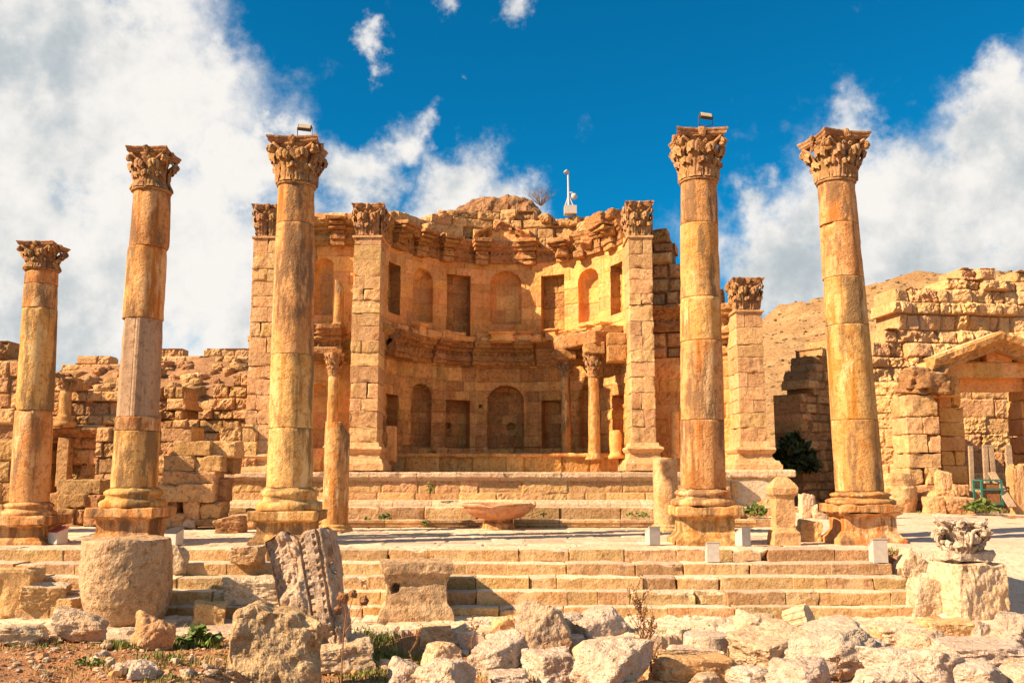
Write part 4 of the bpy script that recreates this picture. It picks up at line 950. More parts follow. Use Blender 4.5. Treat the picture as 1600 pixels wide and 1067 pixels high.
# ================================================================ BASIN, POLE, SHRUB
YBA = 33.9; bx = ax(779, 800, YBA); zr = az(786, YBA)
ba = thing('stone_basin', (bx, YBA, 0), 'wide shallow pinkish stone bowl on a squat drum in front of the pool parapet', 'basin')
rb_ = 58.5 / ppm(790, YBA); hb = az(784, YBA) - az(811, YBA)
out_p = [(.28, zr - hb), (.45, zr - hb + .02), (.62 * rb_, zr - hb * .80), (.82 * rb_, zr - hb * .52), (.93 * rb_, zr - hb * .22), (.985 * rb_, zr - .10), (1.0 * rb_, zr - .05), (1.0 * rb_, zr), (.95 * rb_, zr + .012), (.92 * rb_, zr - .03), (.8 * rb_, zr - hb * .45), (.5 * rb_, zr - hb * .75), (.05, zr - hb * .8)]
v, f = lathe(dense(out_p, .06), 96); v[:, 2] += np.where((v[:, 2] > zr - .12) & (v[:, 0] > rb_ * .8), .07 * np.sin(v[:, 1] * 5), 0); v[:, 2] -= .10 * np.exp(-((v[:, 0] + rb_ * .2) / .25) ** 2) * (v[:, 1] < -rb_ * .6) * sm(v[:, 2], zr - .14, zr)
MB().add(wobble(v, .014, 3, 3) + np.array((bx, YBA, 0)), f, .5).build('bowl', M['pink'], ba, True)
v, f = lathe(dense([(.60, 0), (.58, .10), (.56, zr - hb - .10), (.44, zr - hb - .04), (.42, zr - hb + .06)], .06), 8, fnr=None); MB().add(wobble(v, .02, 3, 4) + np.array((bx, YBA, 0)), f, .6).build('pedestal', M['column'], ba)

YPLE = 45.5
pb = at(890, 334, YPLE); po = thing('camera_pole', pb, 'white pole with security cameras and a white box on the ruin roofline', 'camera pole')
def q(px, py): return at(px, py, YPLE)
MB().add(*box((q(891, 329)), (.62, .5, .42))).build('cabinet', M['white'], po)
MB().add(*tube([q(888.5, 325), q(888, 290), q(887.5, 268)], [.055, .045, .04], 8)).build('pole', M['pole'], po)
mb = MB()
for dx, dy in ((-6, 0), (9, 0), (2, .4)): mb.add(*tube([q(888 + dx, 325) + np.array((0, dy, 0)), q(888.5, 305)], .028, 5))
mb.build('strut', M['pole'], po)
v, f = rock((.30, .34, .22), 5, 8, rough=0); MB().add(v + q(885, 269.5), f).build('camera', M['white'], po, True)
mb = MB(); v, f = lathe([(.02, .16), (.13, .12), (.16, 0), (.13, -.10), (.05, -.16)], 14); mb.add(v + q(897, 307), f); mb.add(*tube([q(888, 301), q(894, 301), q(897, 304)], .03, 5)); mb.build('dome_camera', M['white'], po, True)

def twigs(name, base, h, w, n, seed, label, cat, mat='twig', r0=.02, leaves=0):
    rs = np.random.RandomState(seed); root = thing(name, base, label, cat); mb = MB(); tips = []
    for k in range(n):
        a = rs.rand() * 2 * pi; e = rs.uniform(.25, 1.0); d = np.array((cos(a) * w * e, sin(a) * w * e * .7, h * rs.uniform(.45, 1.0))); m1 = base + d * .5 + rs.normal(size=3) * .06 * h
        mb.add(*tube([base, m1, base + d], [r0, r0 * .6, r0 * .3], 4))
        for j in range(4):
            s = rs.uniform(.4, 1); p0 = base + (m1 - base) * s * 2 if s < .5 else m1 + (base + d - m1) * (s * 2 - 1); p1 = p0 + d * .25 + rs.normal(size=3) * .14 * h; mb.add(*tube([p0, (p0 + p1) / 2 + rs.normal(size=3) * .02, p1], [r0 * .4, r0 * .3, r0 * .2], 3)); tips.append(p1)
    mb.build('stem', M[mat], root); return root, tips
twigs('bare_shrub', at(845, 322, 46.2), .95, .8, 46, 4, 'leafless grey shrub growing on the dome remnant at the top of the ruin', 'shrub', r0=.014)

# ================================================================ LEFT RUINS
def wall_px(name, pxa, pxb, Y0, Y1, topts, bot, label, seed, mat='ruin', jag=0.0, **kw):
    A, B = (ax(pxa, 700, Y0), Y0), (ax(pxb, 700, Y1), Y1); L, mpf = plane_map(A, B); n = 60
    def top(u):                           # ragged top: interpolate the photo outline along the wall
        P = [at(a, b, Y0 + (Y1 - Y0) * np.clip((a - pxa) / (pxb - pxa), 0, 1)) for a, b in topts]
        return np.interp(A[0] + (B[0] - A[0]) * np.asarray(u) / L, [p[0] for p in P], [p[2] for p in P]) + jag * vnoise(np.stack([np.asarray(u, float) * .8, 0 * np.asarray(u, float), 0 * np.asarray(u, float)], -1), seed)
    o = masonry(name, 0, L, bot, float(np.max(top(np.linspace(0, L, n)))) + .8, mpf, M[mat], None, seed=seed, top=top, loc=(A[0], A[1], bot), **kw)
    return tag(o, label, 'ruined wall')
wall_px('ruined_wall', -120, 22, 31, 31, [(-120, 520), (-40, 530), (0, 546), (14, 548), (22, 560)], -.2, 'high broken wall of big blocks at the left edge behind the shortest column', 201, du=.06, ch=.62, bw=.9, joint=.05, jd=.07, dv=.10, rough=.06, thick=1.4)
Yb = 41.0
xo = ax(-60, 700, Yb)
dw = dict(kind='rect', u0=ax(74, 720, Yb) - xo, u1=ax(93, 720, Yb) - xo, z0=az(800, Yb), z1=az(692, Yb), d=1.1, name='doorway')
wall_px('ruined_wall', -60, 200, Yb, Yb, [(-60, 610), (60, 614), (80, 608), (110, 598), (125, 600), (150, 604), (170, 600), (200, 596)], .2, 'rough block wall with a dark doorway between the two left columns', 202, du=.055, ch=.52, bw=.75, joint=.05, jd=.08, dv=.10, rough=.06, pl=.04, thick=1.2, openings=[dw], miss=.04)
dj = thing('door_frame', (ax(98, 750, Yb - .2), Yb - .2, .2), 'moulded stone jamb and ledge around the dark doorway behind the left columns', 'door frame')
MB().add(*rblock((ax(102, 720, Yb - .2), Yb - .25, (az(760, Yb) + az(684, Yb)) / 2), (.50, .5, az(684, Yb) - az(760, Yb)), 4, 12, .03, .02)).build('jamb', M['ruin'], dj)
mb = MB(); Lq, mq = plane_map((ax(60, 680, Yb - .1), Yb - .1), (ax(162, 680, Yb - .1), Yb - .1)); band(mb, mq, 0, Lq, az(684, Yb), [(0, 0), (.08, 0), (.1, .1), (.2, .16), (.34, .22), (.4, .34), (.4, .40), (-.3, .42)], .1, seed=7, chip=.3); mb.build('lintel', M['cornice'], dj)
# small column standing on the ledge
sc_ = thing('small_column', at(101, 668, Yb - .4), 'little column with base and capital on the ledge above the dark doorway', 'column')
r = .21; x0 = ax(101, 668, Yb - .4); z0 = az(668, Yb - .4); z1 = az(612, Yb - .4)
v, f = lathe(dense([(.55, z0), (.52, z0 + .2), (.36, z0 + .34), (.4, z0 + .42), (.3, z0 + .5), (.26, z0 + .55), (.24, z1)], .12), 28); MB().add(wobble(v, .02, 3, 5) + np.array((x0, Yb - .5, 0)), f, .5).build('shaft', M['column'], sc_, True)
capital(sc_, (x0, Yb - .5, z1), .23, .55, 9, False, .1, pi / 4)
wall_px('ruined_wall', 236, 402, 43.5, 43, [(236, 618), (250, 608), (284, 606), (287, 640), (300, 650), (330, 612), (352, 600), (378, 592), (402, 585)], .3, 'rubble walls and sloping masonry between the patched column and the facade', 203, du=.06, ch=.50, bw=.7, joint=.06, jd=.1, dv=.16, rough=.07, pl=.05, thick=1.6, miss=.05)
wall_px('low_wall', 150, 400, 40, 39.5, [(150, 672), (250, 668), (312, 670), (320, 684), (345, 660), (372, 655), (400, 690)], .2, 'low wall with a moulded ledge behind the block stack left of the facade', 204, du=.06, ch=.55, bw=.9, joint=.05, jd=.07, dv=.08, rough=.05, thick=1.4)
wall_px('terrace_wall', 84, 396, 60, 60, [(84, 574), (118, 572), (121, 562), (160, 563), (190, 560), (210, 557), (252, 549), (268, 557), (320, 552), (368, 550), (372, 540), (396, 538)], az(592, 60), 'long low coursed wall along the top of the rubble slope, left background', 205, 'pier', jag=.45, du=.08, ch=.42, bw=1.1, joint=.06, jd=.09, dv=.12, rough=.05, thick=1.2)
# near block stack at the left end of the pool
bs = thing('block_stack', (ax(295, 800, 34), 34, 0), 'tall stack of big squared blocks at the left end of the pool parapet', 'masonry')
def bpx(x0, x1, y0, y1, Y, seed, dep=1.0, amp=.035, rz=0, chip=.14):
    z0, z1 = az(y1, Y), az(y0, Y); xa_, xb_ = ax(x0, (y0 + y1) / 2, Y), ax(x1, (y0 + y1) / 2, Y)
    return rblock(((xa_ + xb_) / 2, Y + dep / 2, (z0 + z1) / 2), (xb_ - xa_, dep, z1 - z0), seed, 14, .04, amp, 2.6, chip=chip, rot=(0, 0, rz))
for k, (a, b, c, d, Y, dp_) in enumerate([(270, 329, 689, 712, 34.0, 1.2), (329, 368, 689, 714, 34.25, 1.2), (254, 304, 711, 736, 33.8, 1.2), (304, 346, 712, 737, 33.9, 1.2), (253, 336, 736, 757, 33.75, 1.2), (243, 333, 756, 784, 33.6, 1.3),
                                        (250, 274, 783, 822, 33.75, 1.1), (286, 311, 783, 812, 33.7, 1.1), (310, 345, 783, 812, 33.75, 1.1), (300, 337, 811, 822, 33.7, 1.0), (334, 353, 748, 784, 34.1, .9), (345, 366, 712, 740, 34.6, 1.), (240, 300, 783, 826, 34.75, .8)]):
    MB().add(*bpx(a, b, c, d, Y, 400 + k, dp_), b=h1(np.array([k]), 4)[0]).build('block', M['ruin'], bs)
# blocks lying in front of the left walls
LB = [(90, 157, 749, 773, 37.0, 'long squared block, top one of the pile left of the patched column', 0), (90, 132, 772, 796, 36.6, 'left block of the middle row in the pile behind the two left columns', 0), (131, 157, 774, 797, 36.7, 'right rounded block of the middle row in the pile behind the two left columns', 0),
      (88, 115, 795, 822, 36.3, 'tan block at the left foot of the pile behind the two left columns', 0), (116, 130, 796, 820, 36.4, 'narrow whitish block in the lowest row of the pile left of the patched column', 0), (130, 160, 796, 822, 36.3, 'brown block at the right foot of the pile left of the patched column', 0),
      (74, 92, 771, 800, 37, 'small block tucked beside the shortest column, in front of the dark doorway', 0), (-12, 12, 770, 796, 30, 'block standing just left of the shortest column shaft', 0), (-6, 22, 640, 668, 30.2, 'long weathered block on the ledge at the left edge', 0)]
for k, (a, b, c, d, Y, lb, _) in enumerate(LB[:7]):
    o = MB().add(*bpx(a, b, c, d, Y, 430 + k, 1.0), b=h1(np.array([k]), 14)[0]).build('stone_block', M['ruin'], loc=at((a + b) / 2, d, Y)); tag(o, lb, 'stone block')
# rubble on the slope
rs = np.random.RandomState(77); GR = 'rubble stones strewn over the left slope'
for k in range(120):
    p = rs.uniform(86, 392); t = rs.uniform(.02, .95); Yh = 44.8 + 15.2 * t; x = (p - 800) / FPX * Yh * 1.02
    i = np.argmin(np.abs(EV[:, 0, 0] / EV[:, 0, 1] - x / Yh)); j = np.argmin(np.abs(EV[i, :, 1] - Yh)); z = EV[i, j, 2]
    s = rs.uniform(.4, 1.0); V, F = rock((s * rs.uniform(1, 1.7), s, s * .8), k + 900, 6, boxy=rs.rand() * 1.0, rough=.07)
    o = MB().add(V @ rot3(0, 0, rs.rand() * 3).T + np.array((x, Yh, z + s * .12)), F, rs.rand()).build('rubble_stone', M['ruin'], loc=(x, Yh, z)); tag(o, 'rough stone strewn over the rubble slope behind the left walls', 'stone', GR)

# ================================================================ RIGHT SIDE: GATEWAY AND WALLS
YG = 38.0
gw = thing('gateway', (ax(1550, 780, YG), YG, .5), 'ruined stone gateway with a triangular gable on the right behind the path', 'gateway')
def gblocks(name, pl, pr, y0, y1, Y, dep, seed, mat='pier', ch=.68, amp=.035, sp=.5):
    rs = np.random.RandomState(seed); mb = MB(); z = az(y1, Y); zt = az(y0, Y); xa_, xb_ = ax(pl, 690, Y), ax(pr, 690, Y)
    while z < zt - .12:
        h = rs.uniform(.8, 1.15) * ch; h = min(h, zt - z)
        if zt - z - h < .25: h = zt - z
        cuts = [0, 1] if rs.rand() > sp else [0, rs.uniform(.35, .65), 1]
        for a, b in zip(cuts[:-1], cuts[1:]):
            mb.add(*rblock((xa_ + (a + b) / 2 * (xb_ - xa_), Y + dep / 2 + rs.normal() * .02, z + h / 2), ((b - a) * (xb_ - xa_) - .02, dep, h - .02), int(rs.randint(9999)), 12, .035, amp, 2.5, chip=.16), b=rs.rand())
        z += h
    return mb.build(name, M[mat], gw)
gblocks('pier', 1418, 1470, 617, 782, YG - .3, 1.5, 301, sp=.45)
mb = MB(); mb.add(*bpx(1414, 1472, 768, 786, YG - .5, 44, 1.8)); mb.build('pier_base', M['pier'], gw)
V, F = rblock(at(1440, 597, YG + .3), (1.62, 1.7, 1.05), 44, 26, .10, .09, 2.2, chip=.35, rot=(.03, .04, .05)); MB().add(V, F, .35).build('capital', M['cap'], gw)
gblocks('jamb', 1470, 1509, 592, 782, YG + 1.2, 1.2, 302, 'apse', amp=.015)
gblocks('jamb', 1600, 1640, 592, 782, YG + 1.2, 1.2, 303, 'apse', amp=.015)
gblocks('pier', 1642, 1694, 617, 782, YG - .3, 1.5, 304)
mb = MB(); Lq, mq = plane_map((ax(1498, 600, YG + .9), YG + .9), (ax(1612, 600, YG + .9), YG + .9))
band(mb, mq, 0, Lq, az(612, YG + .9), [(0, 0), (.05, 0), (.06, .35), (.12, .38), (.12, .70), (.2, .75), (.25, .9), (.1, .95), (.1, 1.25), (.0, 1.3)], .0, seed=9, chip=.12); band(mb, mq, 0, Lq, az(578, YG + .9), CORN, .05, seed=10, chip=.2, sx=.8, sz=.75)
mb.build('lintel', M['apse'], gw)
xg0, xg1 = ax(1448, 560, YG), ax(1662, 560, YG); Lq, mq = plane_map((xg0, YG + .1), (xg1, YG + .1)); zg = az(588, YG); sl = (az(548, YG) - zg) / (Lq / 2)
zf = lambda U: (1 - np.abs(U / Lq * 2 - 1)) * Lq / 2 * sl
mb = MB(); band(mb, mq, 0, Lq, zg, [(0, 0), (.1, 0), (.12, .12), (.3, .2), (.42, .30), (.46, .46), (.40, .55), (-.4, .56)], .22, seed=35, zf=zf, chip=.13, du=.06, sx=1.35, sz=1.35, er=.018)
band(mb, mq, 0, Lq * .18, zg - .75, [(0, 0), (.1, 0), (.12, .25), (.3, .4), (.4, .7), (-.4, .75)], .12, seed=32, chip=.3); band(mb, mq, Lq * .82, Lq, zg - .75, [(0, 0), (.1, 0), (.12, .25), (.3, .4), (.4, .7), (-.4, .75)], .12, seed=33, chip=.3)
mb.build('gable_cornice', M['cornice'], gw)
masonry('gable', .0, Lq, zg - .8, zg + Lq / 2 * sl + .4, lambda U, Z, W: mq(U, Z, W - .15), M['apse'], gw, du=.06, seed=34, ch=.75, bw=1.4, dv=.02, thick=.9, top=lambda u: zg + zf(u) + .15, keepf=lambda u, z: (z > zg - .05) | ((u < Lq * .24) | (u > Lq * .76)))
# wall seen through the gate and the higher walls
wall_px('ruined_wall', 1500, 1720, 43, 43, [(1500, 606), (1600, 604), (1720, 600)], .4, 'sunlit block wall seen through the gateway opening', 311, 'pier', du=.06, ch=.85, bw=1.3, joint=.05, jd=.07, dv=.07, rough=.05, thick=1.0)
wall_px('ruined_wall', 1362, 1780, 44, 46, [(1362, 590), (1366, 548), (1384, 540), (1386, 518), (1394, 512), (1398, 476), (1410, 450), (1440, 447), (1470, 448), (1500, 438), (1530, 430), (1560, 428), (1600, 419), (1700, 405), (1780, 400)], .5, 'high ragged wall of rough masonry rising behind the gateway', 312, 'pier', jag=.35, du=.06, ch=.66, bw=.9, joint=.07, jd=.11, dv=.20, rough=.10, pl=.06, thick=2.0, miss=.06, big=.25)
wall_px('ruined_wall', 1366, 1422, 40.5, 39.5, [(1366, 598), (1386, 604), (1400, 612), (1422, 620)], .4, 'sunlit stretch of wall of big blocks between the rightmost column and the gateway', 313, 'pier', du=.055, ch=.66, bw=.85, joint=.05, jd=.08, dv=.12, rough=.06, thick=2.2)
wall_px('ruined_wall', 1254, 1330, 43.0, 45.4, [(1254, 622), (1262, 612), (1268, 590), (1276, 575), (1284, 552), (1296, 540), (1330, 530)], .3, 'shaded rough wall end left of the rightmost column, with the hill behind', 314, 'ruin', du=.06, ch=.42, bw=.55, joint=.05, jd=.08, dv=.09, rough=.06, thick=1.5)
# round stump of masonry
V, F = lathe(dense([(.75, 0), (.80, .5), (.78, .95), (.70, 1.05), (.72, 1.3), (.66, 1.5), (.3, 1.55)], .06), 60); b0_ = (ax(1397, 760, 36.8), 36.8)
o = MB().add(wobble(V, .09, 1.6, 31) + np.array((b0_[0], 36.8, .42)), F, .5).build('masonry_stump', M['pier'], loc=(b0_[0], 36.8, .42)); tag(o, 'rounded stump of masonry at the foot of the wall beside the rightmost column', 'masonry stump')
# wooden posts, leaning plank, green crate
YPO2 = 36.8
for a, w_, y0, y1, tl, lb in ((1518, .17, 697, 775, .03, 'leftmost wooden post before the gateway'), (1541, .20, 695, 762, .02, 'second wooden post before the gateway, left of the close pair'), (1552, .20, 695, 762, -.03, 'third wooden post before the gateway, right of the close pair'), (1578, .24, 695, 775, .01, 'rightmost and thickest wooden post before the gateway')):
    z0, z1 = az(y1, YPO2), az(y0, YPO2); x = ax(a, 740, YPO2); b_ = (x, YPO2, z0)
    o = MB().add(*rblock((x, YPO2, (z0 + z1) / 2 - .2), (w_, .10, z1 - z0 + .4), a, 6, .012, .008, 3, rot=(0, tl, 0))).build('wooden_post', M['wood'], loc=b_); tag(o, lb, 'post', 'wooden posts before the gateway')
p0, p1 = at(1582, 792, 35.2), at(1549, 738, 36.4); c = (p0 + p1) / 2; d = p1 - p0; L = np.linalg.norm(d)
I_, F_ = rblock((0, 0, 0), (.30, .06, L), 5, 6, .01, .006); zax = d / L; xax = np.cross((0, 1, 0), zax); xax /= np.linalg.norm(xax); yax = np.cross(zax, xax)
o = MB().add(I_ @ np.stack([xax, yax, zax]) + c, F_).build('plank', M['wood'], loc=p0); tag(o, 'pale wooden plank leaning against the posts before the gateway', 'plank')
cr = thing('crate', at(1543, 788, 35.9), 'green steel framed crate with a brown panel in front of the wooden posts', 'crate')
zc0, zc1 = az(789, 35.9), az(750, 35.9); xl_, xr_ = ax(1528, 770, 35.9), ax(1559, 770, 35.9)
mb = MB(); t_ = .06
for x in (xl_, xr_):
    for y in (35.6, 36.2): mb.add(*box((x, y, (zc0 + zc1) / 2), (t_, t_, zc1 - zc0)))
for z in (zc0 + .05, (zc0 + zc1) / 2 + .12, zc1):
    for y in (35.597, 36.203): mb.add(*box(((xl_ + xr_) / 2, y, z), (xr_ - xl_ - t_, t_ * .9, t_)))
    for x in (xl_, xr_): mb.add(*box((x, 35.9, z), (t_ * .9, .6 - t_, t_ * .97)))
mb.build('frame', M['green'], cr)
MB().add(*box(((xl_ + xr_) / 2, 35.66, (zc0 + zc1) / 2 - .05), (xr_ - xl_ - .1, .03, (zc1 - zc0) * .86))).build('panel', M['rust'], cr)

# ================================================================ STONES AND FRAGMENTS
def place(px, py_base, w, h, label, seed, mat='rubble', z=None, Y=None, boxy=.3, rot=0.0, tilt=(0, 0), n=20, rough=.06, sink=.15, name='boulder', cat='boulder', group=None, dep=.9, planes=14):
    """w, h in photo pixels; stands on the ground seen at (px, py_base)"""
    b = hit(px, py_base, z) if Y is None else at(px, py_base, Y)
    k = ppm(py_base, b[1]); W_, H_ = w / k, h / k * 1.0; D_ = W_ * dep
    V, F = rock((W_ * 1.04, D_, H_ * (1 + sink)), seed, n, 9, 34, rough, boxy); V = V @ rot3(tilt[0], tilt[1], 0).T @ rot3(0, 0, rot).T
    g_ = (b[1] + D_ * .42) / b[1]; V = V * np.array((g_, 1, 1)); b = b * np.array((g_, 1, 1))
    c = b + np.array((0, D_ * .42, H_ * (1 + sink) / 2 - H_ * sink))
    o = MB().add(V + c, F, h1(np.array([seed]), 5)[0]).build(name, M[mat], loc=b, smooth=False); return tag(o, label, cat, group)
RUB = [
 # px, base, w, h, label, material, boxy, rot, tilt
 (128, 1006, 84, 50, 'low grey brown boulder at the foot of the big round drum, left side', 'grey', .2, .2, (0, .1)),
 (240, 1017, 62, 50, 'pointed tan boulder at the right foot of the big round drum', 'pier', .3, .6, (0, .35)),
 (326, 981, 48, 38, 'small squared tan block just left of the stacked flat stones by the leaning carved block', 'pier', 1, .25, (0, .08)),
 (222, 1062, 40, 26, 'small white stone in the orange soil at the lower left', 'rubble', .4, .5, (0, .2)),
 (36, 1014, 100, 32, 'low cracked ledge of grey rock in the lower left corner', 'grey', .1, .1, (0, 0)),
 (382, 968, 62, 36, 'tan block under the flat stone, left of the leaning carved block', 'pier', .9, -.2, (0, 0)),
 (537, 1052, 82, 46, 'pale flat boulder right of the big front block', 'pale', .6, .3, (0, -.1)),
 (632, 1090, 56, 52, 'grey white boulder cut by the lower edge under the cube shaped pedestal stone', 'rubble', .2, .2, (0, .3)),
 (692, 1047, 56, 42, 'tan upright stone left of the rubble heap, right of the dry stem', 'pale', .6, .4, (0, .1)),
 (697, 1098, 90, 64, 'rounded grey stone at the lower edge, left end of the rubble heap', 'rubble', .2, 1, (0, .15)),
 (783, 1062, 94, 64, 'large angular stone with a shaded right face in the left half of the rubble heap', 'rubble', .5, .55, (0, -.35)),
 (787, 1005, 38, 37, 'small orange tan block at the back of the rubble heap', 'pier', .8, .2, (0, 0)),
 (757, 1013, 46, 30, 'small pale slab lying left of the orange tan block at the back of the heap', 'pale', .6, .1, (0, 0)),
 (846, 1032, 92, 84, 'biggest grey pitted boulder at the top of the rubble heap', 'grey', .1, .1, (0, .25)),
 (933, 1014, 84, 58, 'wedge shaped boulder with a dark right face at the top right of the heap', 'rubble', .5, .5, (0, -.3)),
 (885, 1002, 50, 50, 'pale stone wedged between the pitted boulder and the wedge shaped boulder', 'rubble', .4, .3, (0, .1)),
 (862, 1070, 78, 46, 'flat pale stone in the middle of the rubble heap below the pitted boulder', 'rubble', .5, .3, (0, .05)),
 (955, 1090, 120, 88, 'large white pointed boulder at the lower edge in the centre of the rubble', 'rubble', .15, .7, (.1, -.3)),
 (928, 1040, 76, 38, 'tan white stone directly behind the large white pointed boulder', 'pale', .4, .1, (0, -.2)),
 (680, 1010, 46, 28, 'brown shaded block against the pavement edge right of the cube shaped pedestal', 'pier', .9, 0, (0, 0)),
 (565, 1030, 34, 32, 'small grey stone in shade below the cube shaped pedestal', 'grey', .3, 0, (0, .1)),
 (716, 1003, 44, 20, 'thin slanting slab left of the rubble heap', 'pale', .9, .2, (0, -.5)),
 (796, 1082, 64, 28, 'flat white slab at the lower edge in the left half of the heap', 'rubble', .8, .1, (0, 0)),
 (1085, 1040, 88, 24, 'flat pale slab in front of the half buried round drum', 'rubble', .6, .1, (0, .05)),
 (1080, 1080, 120, 50, 'squared orange tan block at the lower edge right of the white pointed boulder', 'pier', 1, .1, (0, .04)),
 (1213, 1052, 112, 62, 'long tilted block with a shaded face right of the half buried drum', 'pale', 1, .5, (0, -.22)),
 (1178, 1006, 84, 48, 'lumpy pale rock on the pavement edge behind the long tilted block', 'pale', .1, .2, (0, .2)),
 (1287, 1066, 180, 76, 'very large low pale boulder right of the long tilted block', 'rubble', .25, .2, (0, -.12)),
 (1258, 1090, 96, 56, 'rounded pale boulder at the lower edge in front of the very large low boulder', 'rubble', .3, .5, (0, .1)),
 (1172, 1084, 76, 38, 'low pale stone at the lower edge below the long tilted block', 'rubble', .3, .5, (0, .1)),
 (1104, 1090, 64, 36, 'grey stone at the lower edge between the orange tan block and the low pale stone', 'grey', .2, .5, (0, .1)),
 (1010, 1022, 46, 32, 'small grey stone behind the tall dry plant', 'grey', .2, .4, (0, .1)),
 (1060, 1016, 34, 32, 'narrow pale stone left of the half buried drum', 'rubble', .4, .4, (0, .1)),
 (1432, 1092, 140, 74, 'broad rounded white boulder at the lower edge on the right', 'rubble', .15, .4, (0, .1)),
 (1440, 1034, 72, 44, 'grey speckled rock behind the broad rounded white boulder', 'grey', .2, .9, (0, -.2)),
 (1530, 1052, 160, 38, 'long flat white slab among the right hand rubble', 'rubble', .7, .05, (0, .03)),
 (1345, 1048, 76, 46, 'angular pale stone between the very large low boulder and the grey speckled rock', 'rubble', .5, .5, (0, -.2)),
 (1534, 1018, 42, 44, 'upright narrow white stone below the square block with the carved capital', 'rubble', .3, .4, (0, .1)),
 (1590, 1022, 90, 58, 'big pale boulder at the right edge below the square block', 'rubble', .4, .2, (0, .1)),
 (1480, 1012, 80, 38, 'orange faced kerb block below the rounded boulder, right foreground', 'pier', 1, .05, (0, 0)),
 (1408, 1012, 72, 30, 'dark faced kerb block left of the orange faced kerb block', 'pale', 1, -.05, (0, 0)),
 (1522, 1094, 110, 58, 'white boulder at the lower edge left of the corner boulder', 'rubble', .3, .6, (0, .1)),
 (1596, 1090, 80, 48, 'white boulder in the lower right corner', 'rubble', .3, .2, (0, -.1)),
 (1377, 1098, 90, 50, 'low white stone at the lower edge between two rounded boulders', 'rubble', .3, .2, (0, -.1)),
]
for k, (px, pb_, w, h, lb, mt, bx_, ro, tl) in enumerate(RUB):
    place(px, pb_, w, h, lb, 500 + k, mt, boxy=bx_, rot=ro, tilt=tl, n=26 if w > 70 else 18)
place(395, 946, 86, 42, 'flat grey topped stone lying on the tan block beside the leaning carved block', 560, 'grey', Y=hit(382, 968)[1] - .1, boxy=.7, rot=.15, sink=.02)
place(1450, 968, 62, 72, 'rounded pitted boulder leaning on the square block that carries the carved capital', 561, 'grey', boxy=.35, n=26)
place(1412, 926, 34, 46, 'pale upright stone at the right end of the steps', 562, 'pale', boxy=.3)
place(1428, 906, 50, 40, 'leaning slab behind the upright stone at the right end of the steps', 563, 'pale', boxy=.8, tilt=(0, .5))
place(1468, 925, 40, 40, 'pale lump between the square block and the upright stone', 564, 'pale', boxy=.2)
place(386, 882, 50, 30, 'squarish stone lying on the top steps left of the leaning carved block', 565, 'step', z=-.27, boxy=.9)
place(360, 832, 46, 24, 'fluted looking fragment lying on the terrace left of the second tall column', 566, 'cap', z=.02, boxy=.9, tilt=(0, -.2))
place(378, 826, 50, 24, 'rough stone behind the fragment on the terrace left of the second tall column', 567, 'pier', z=.02, boxy=.4)
place(277, 826, 30, 24, 'brown block behind the light box with a dark lid', 568, 'ruin', z=.02, boxy=.8)
place(296, 826, 20, 16, 'small pale wedge of stone at the foot of the block stack', 569, 'pale', z=.02, boxy=.3)
place(1265, 846, 34, 32, 'squat block leaning beside the stone post between the right columns', 570, 'pier', z=.0, boxy=1, tilt=(0, .12))
place(1262, 810, 26, 38, 'upright whitish stone behind the squat block between the right columns', 571, 'pale', boxy=.4, tilt=(0, .15))
place(1282, 812, 24, 24, 'whitish broken stone next to the rightmost column', 572, 'pale', boxy=.4)
place(278, 893, 30, 42, 'grey carved fragment sticking out behind the big round drum', 573, 'grey', Y=23.0, boxy=.2, sink=.25)
place(70, 948, 64, 34, 'displaced step block lying askew on the lower steps at the left', 610, 'step', z=-1.10, boxy=1, rot=.3, tilt=(0, .06))
place(108, 962, 44, 28, 'small displaced block at the foot of the steps left of the big drum', 611, 'step', z=-1.3, boxy=.9, rot=-.4)
place(218, 905, 40, 26, 'pale loose block on the steps just above the big drum', 612, 'pale', Y=22.9, boxy=.8, rot=.2)
GB = [(1475, 768, 24, 32, 'upright square block on the pile left of the wooden posts', .9, 36.3), (1461, 806, 30, 30, 'left block in the row before the gateway', .9, 35.5), (1494, 806, 42, 30, 'big rounded block in the middle of the row before the gateway', .6, 35.5), (1520, 797, 38, 32, 'pale slanting slab left of the green crate', .9, 37.5), (1500, 798, 24, 42, 'block between the gateway pier and the wooden posts', .9, 37.3), (1592, 800, 26, 74, 'tall block at the right edge beside the leaning plank', 1, 35.5), (1468, 800, 46, 34, 'broad block under the upright square block, left of the gate posts', 1, 36.3)]
for k, (px, pb_, w, h, lb, bx_, Yq) in enumerate(GB): place(px, pb_, w, h, lb, 580 + k, 'pier', Y=Yq, boxy=bx_, name='stone_block', cat='stone block')

# left edge block
b = hit(0, 972); k = ppm(972, b[1]); w_ = 78 / k
o = MB().add(*rblock((b[0] - .05, b[1] + w_ * .5, b[2] + 39 / k), (w_, w_, 80 / k), 3, 24, .05, .05, 2, chip=.25, rot=(0, 0, .18)), b=.4).build('stone_block', M['pier'], loc=b); tag(o, 'big squared block cut by the left edge on the lower pavement', 'stone block')
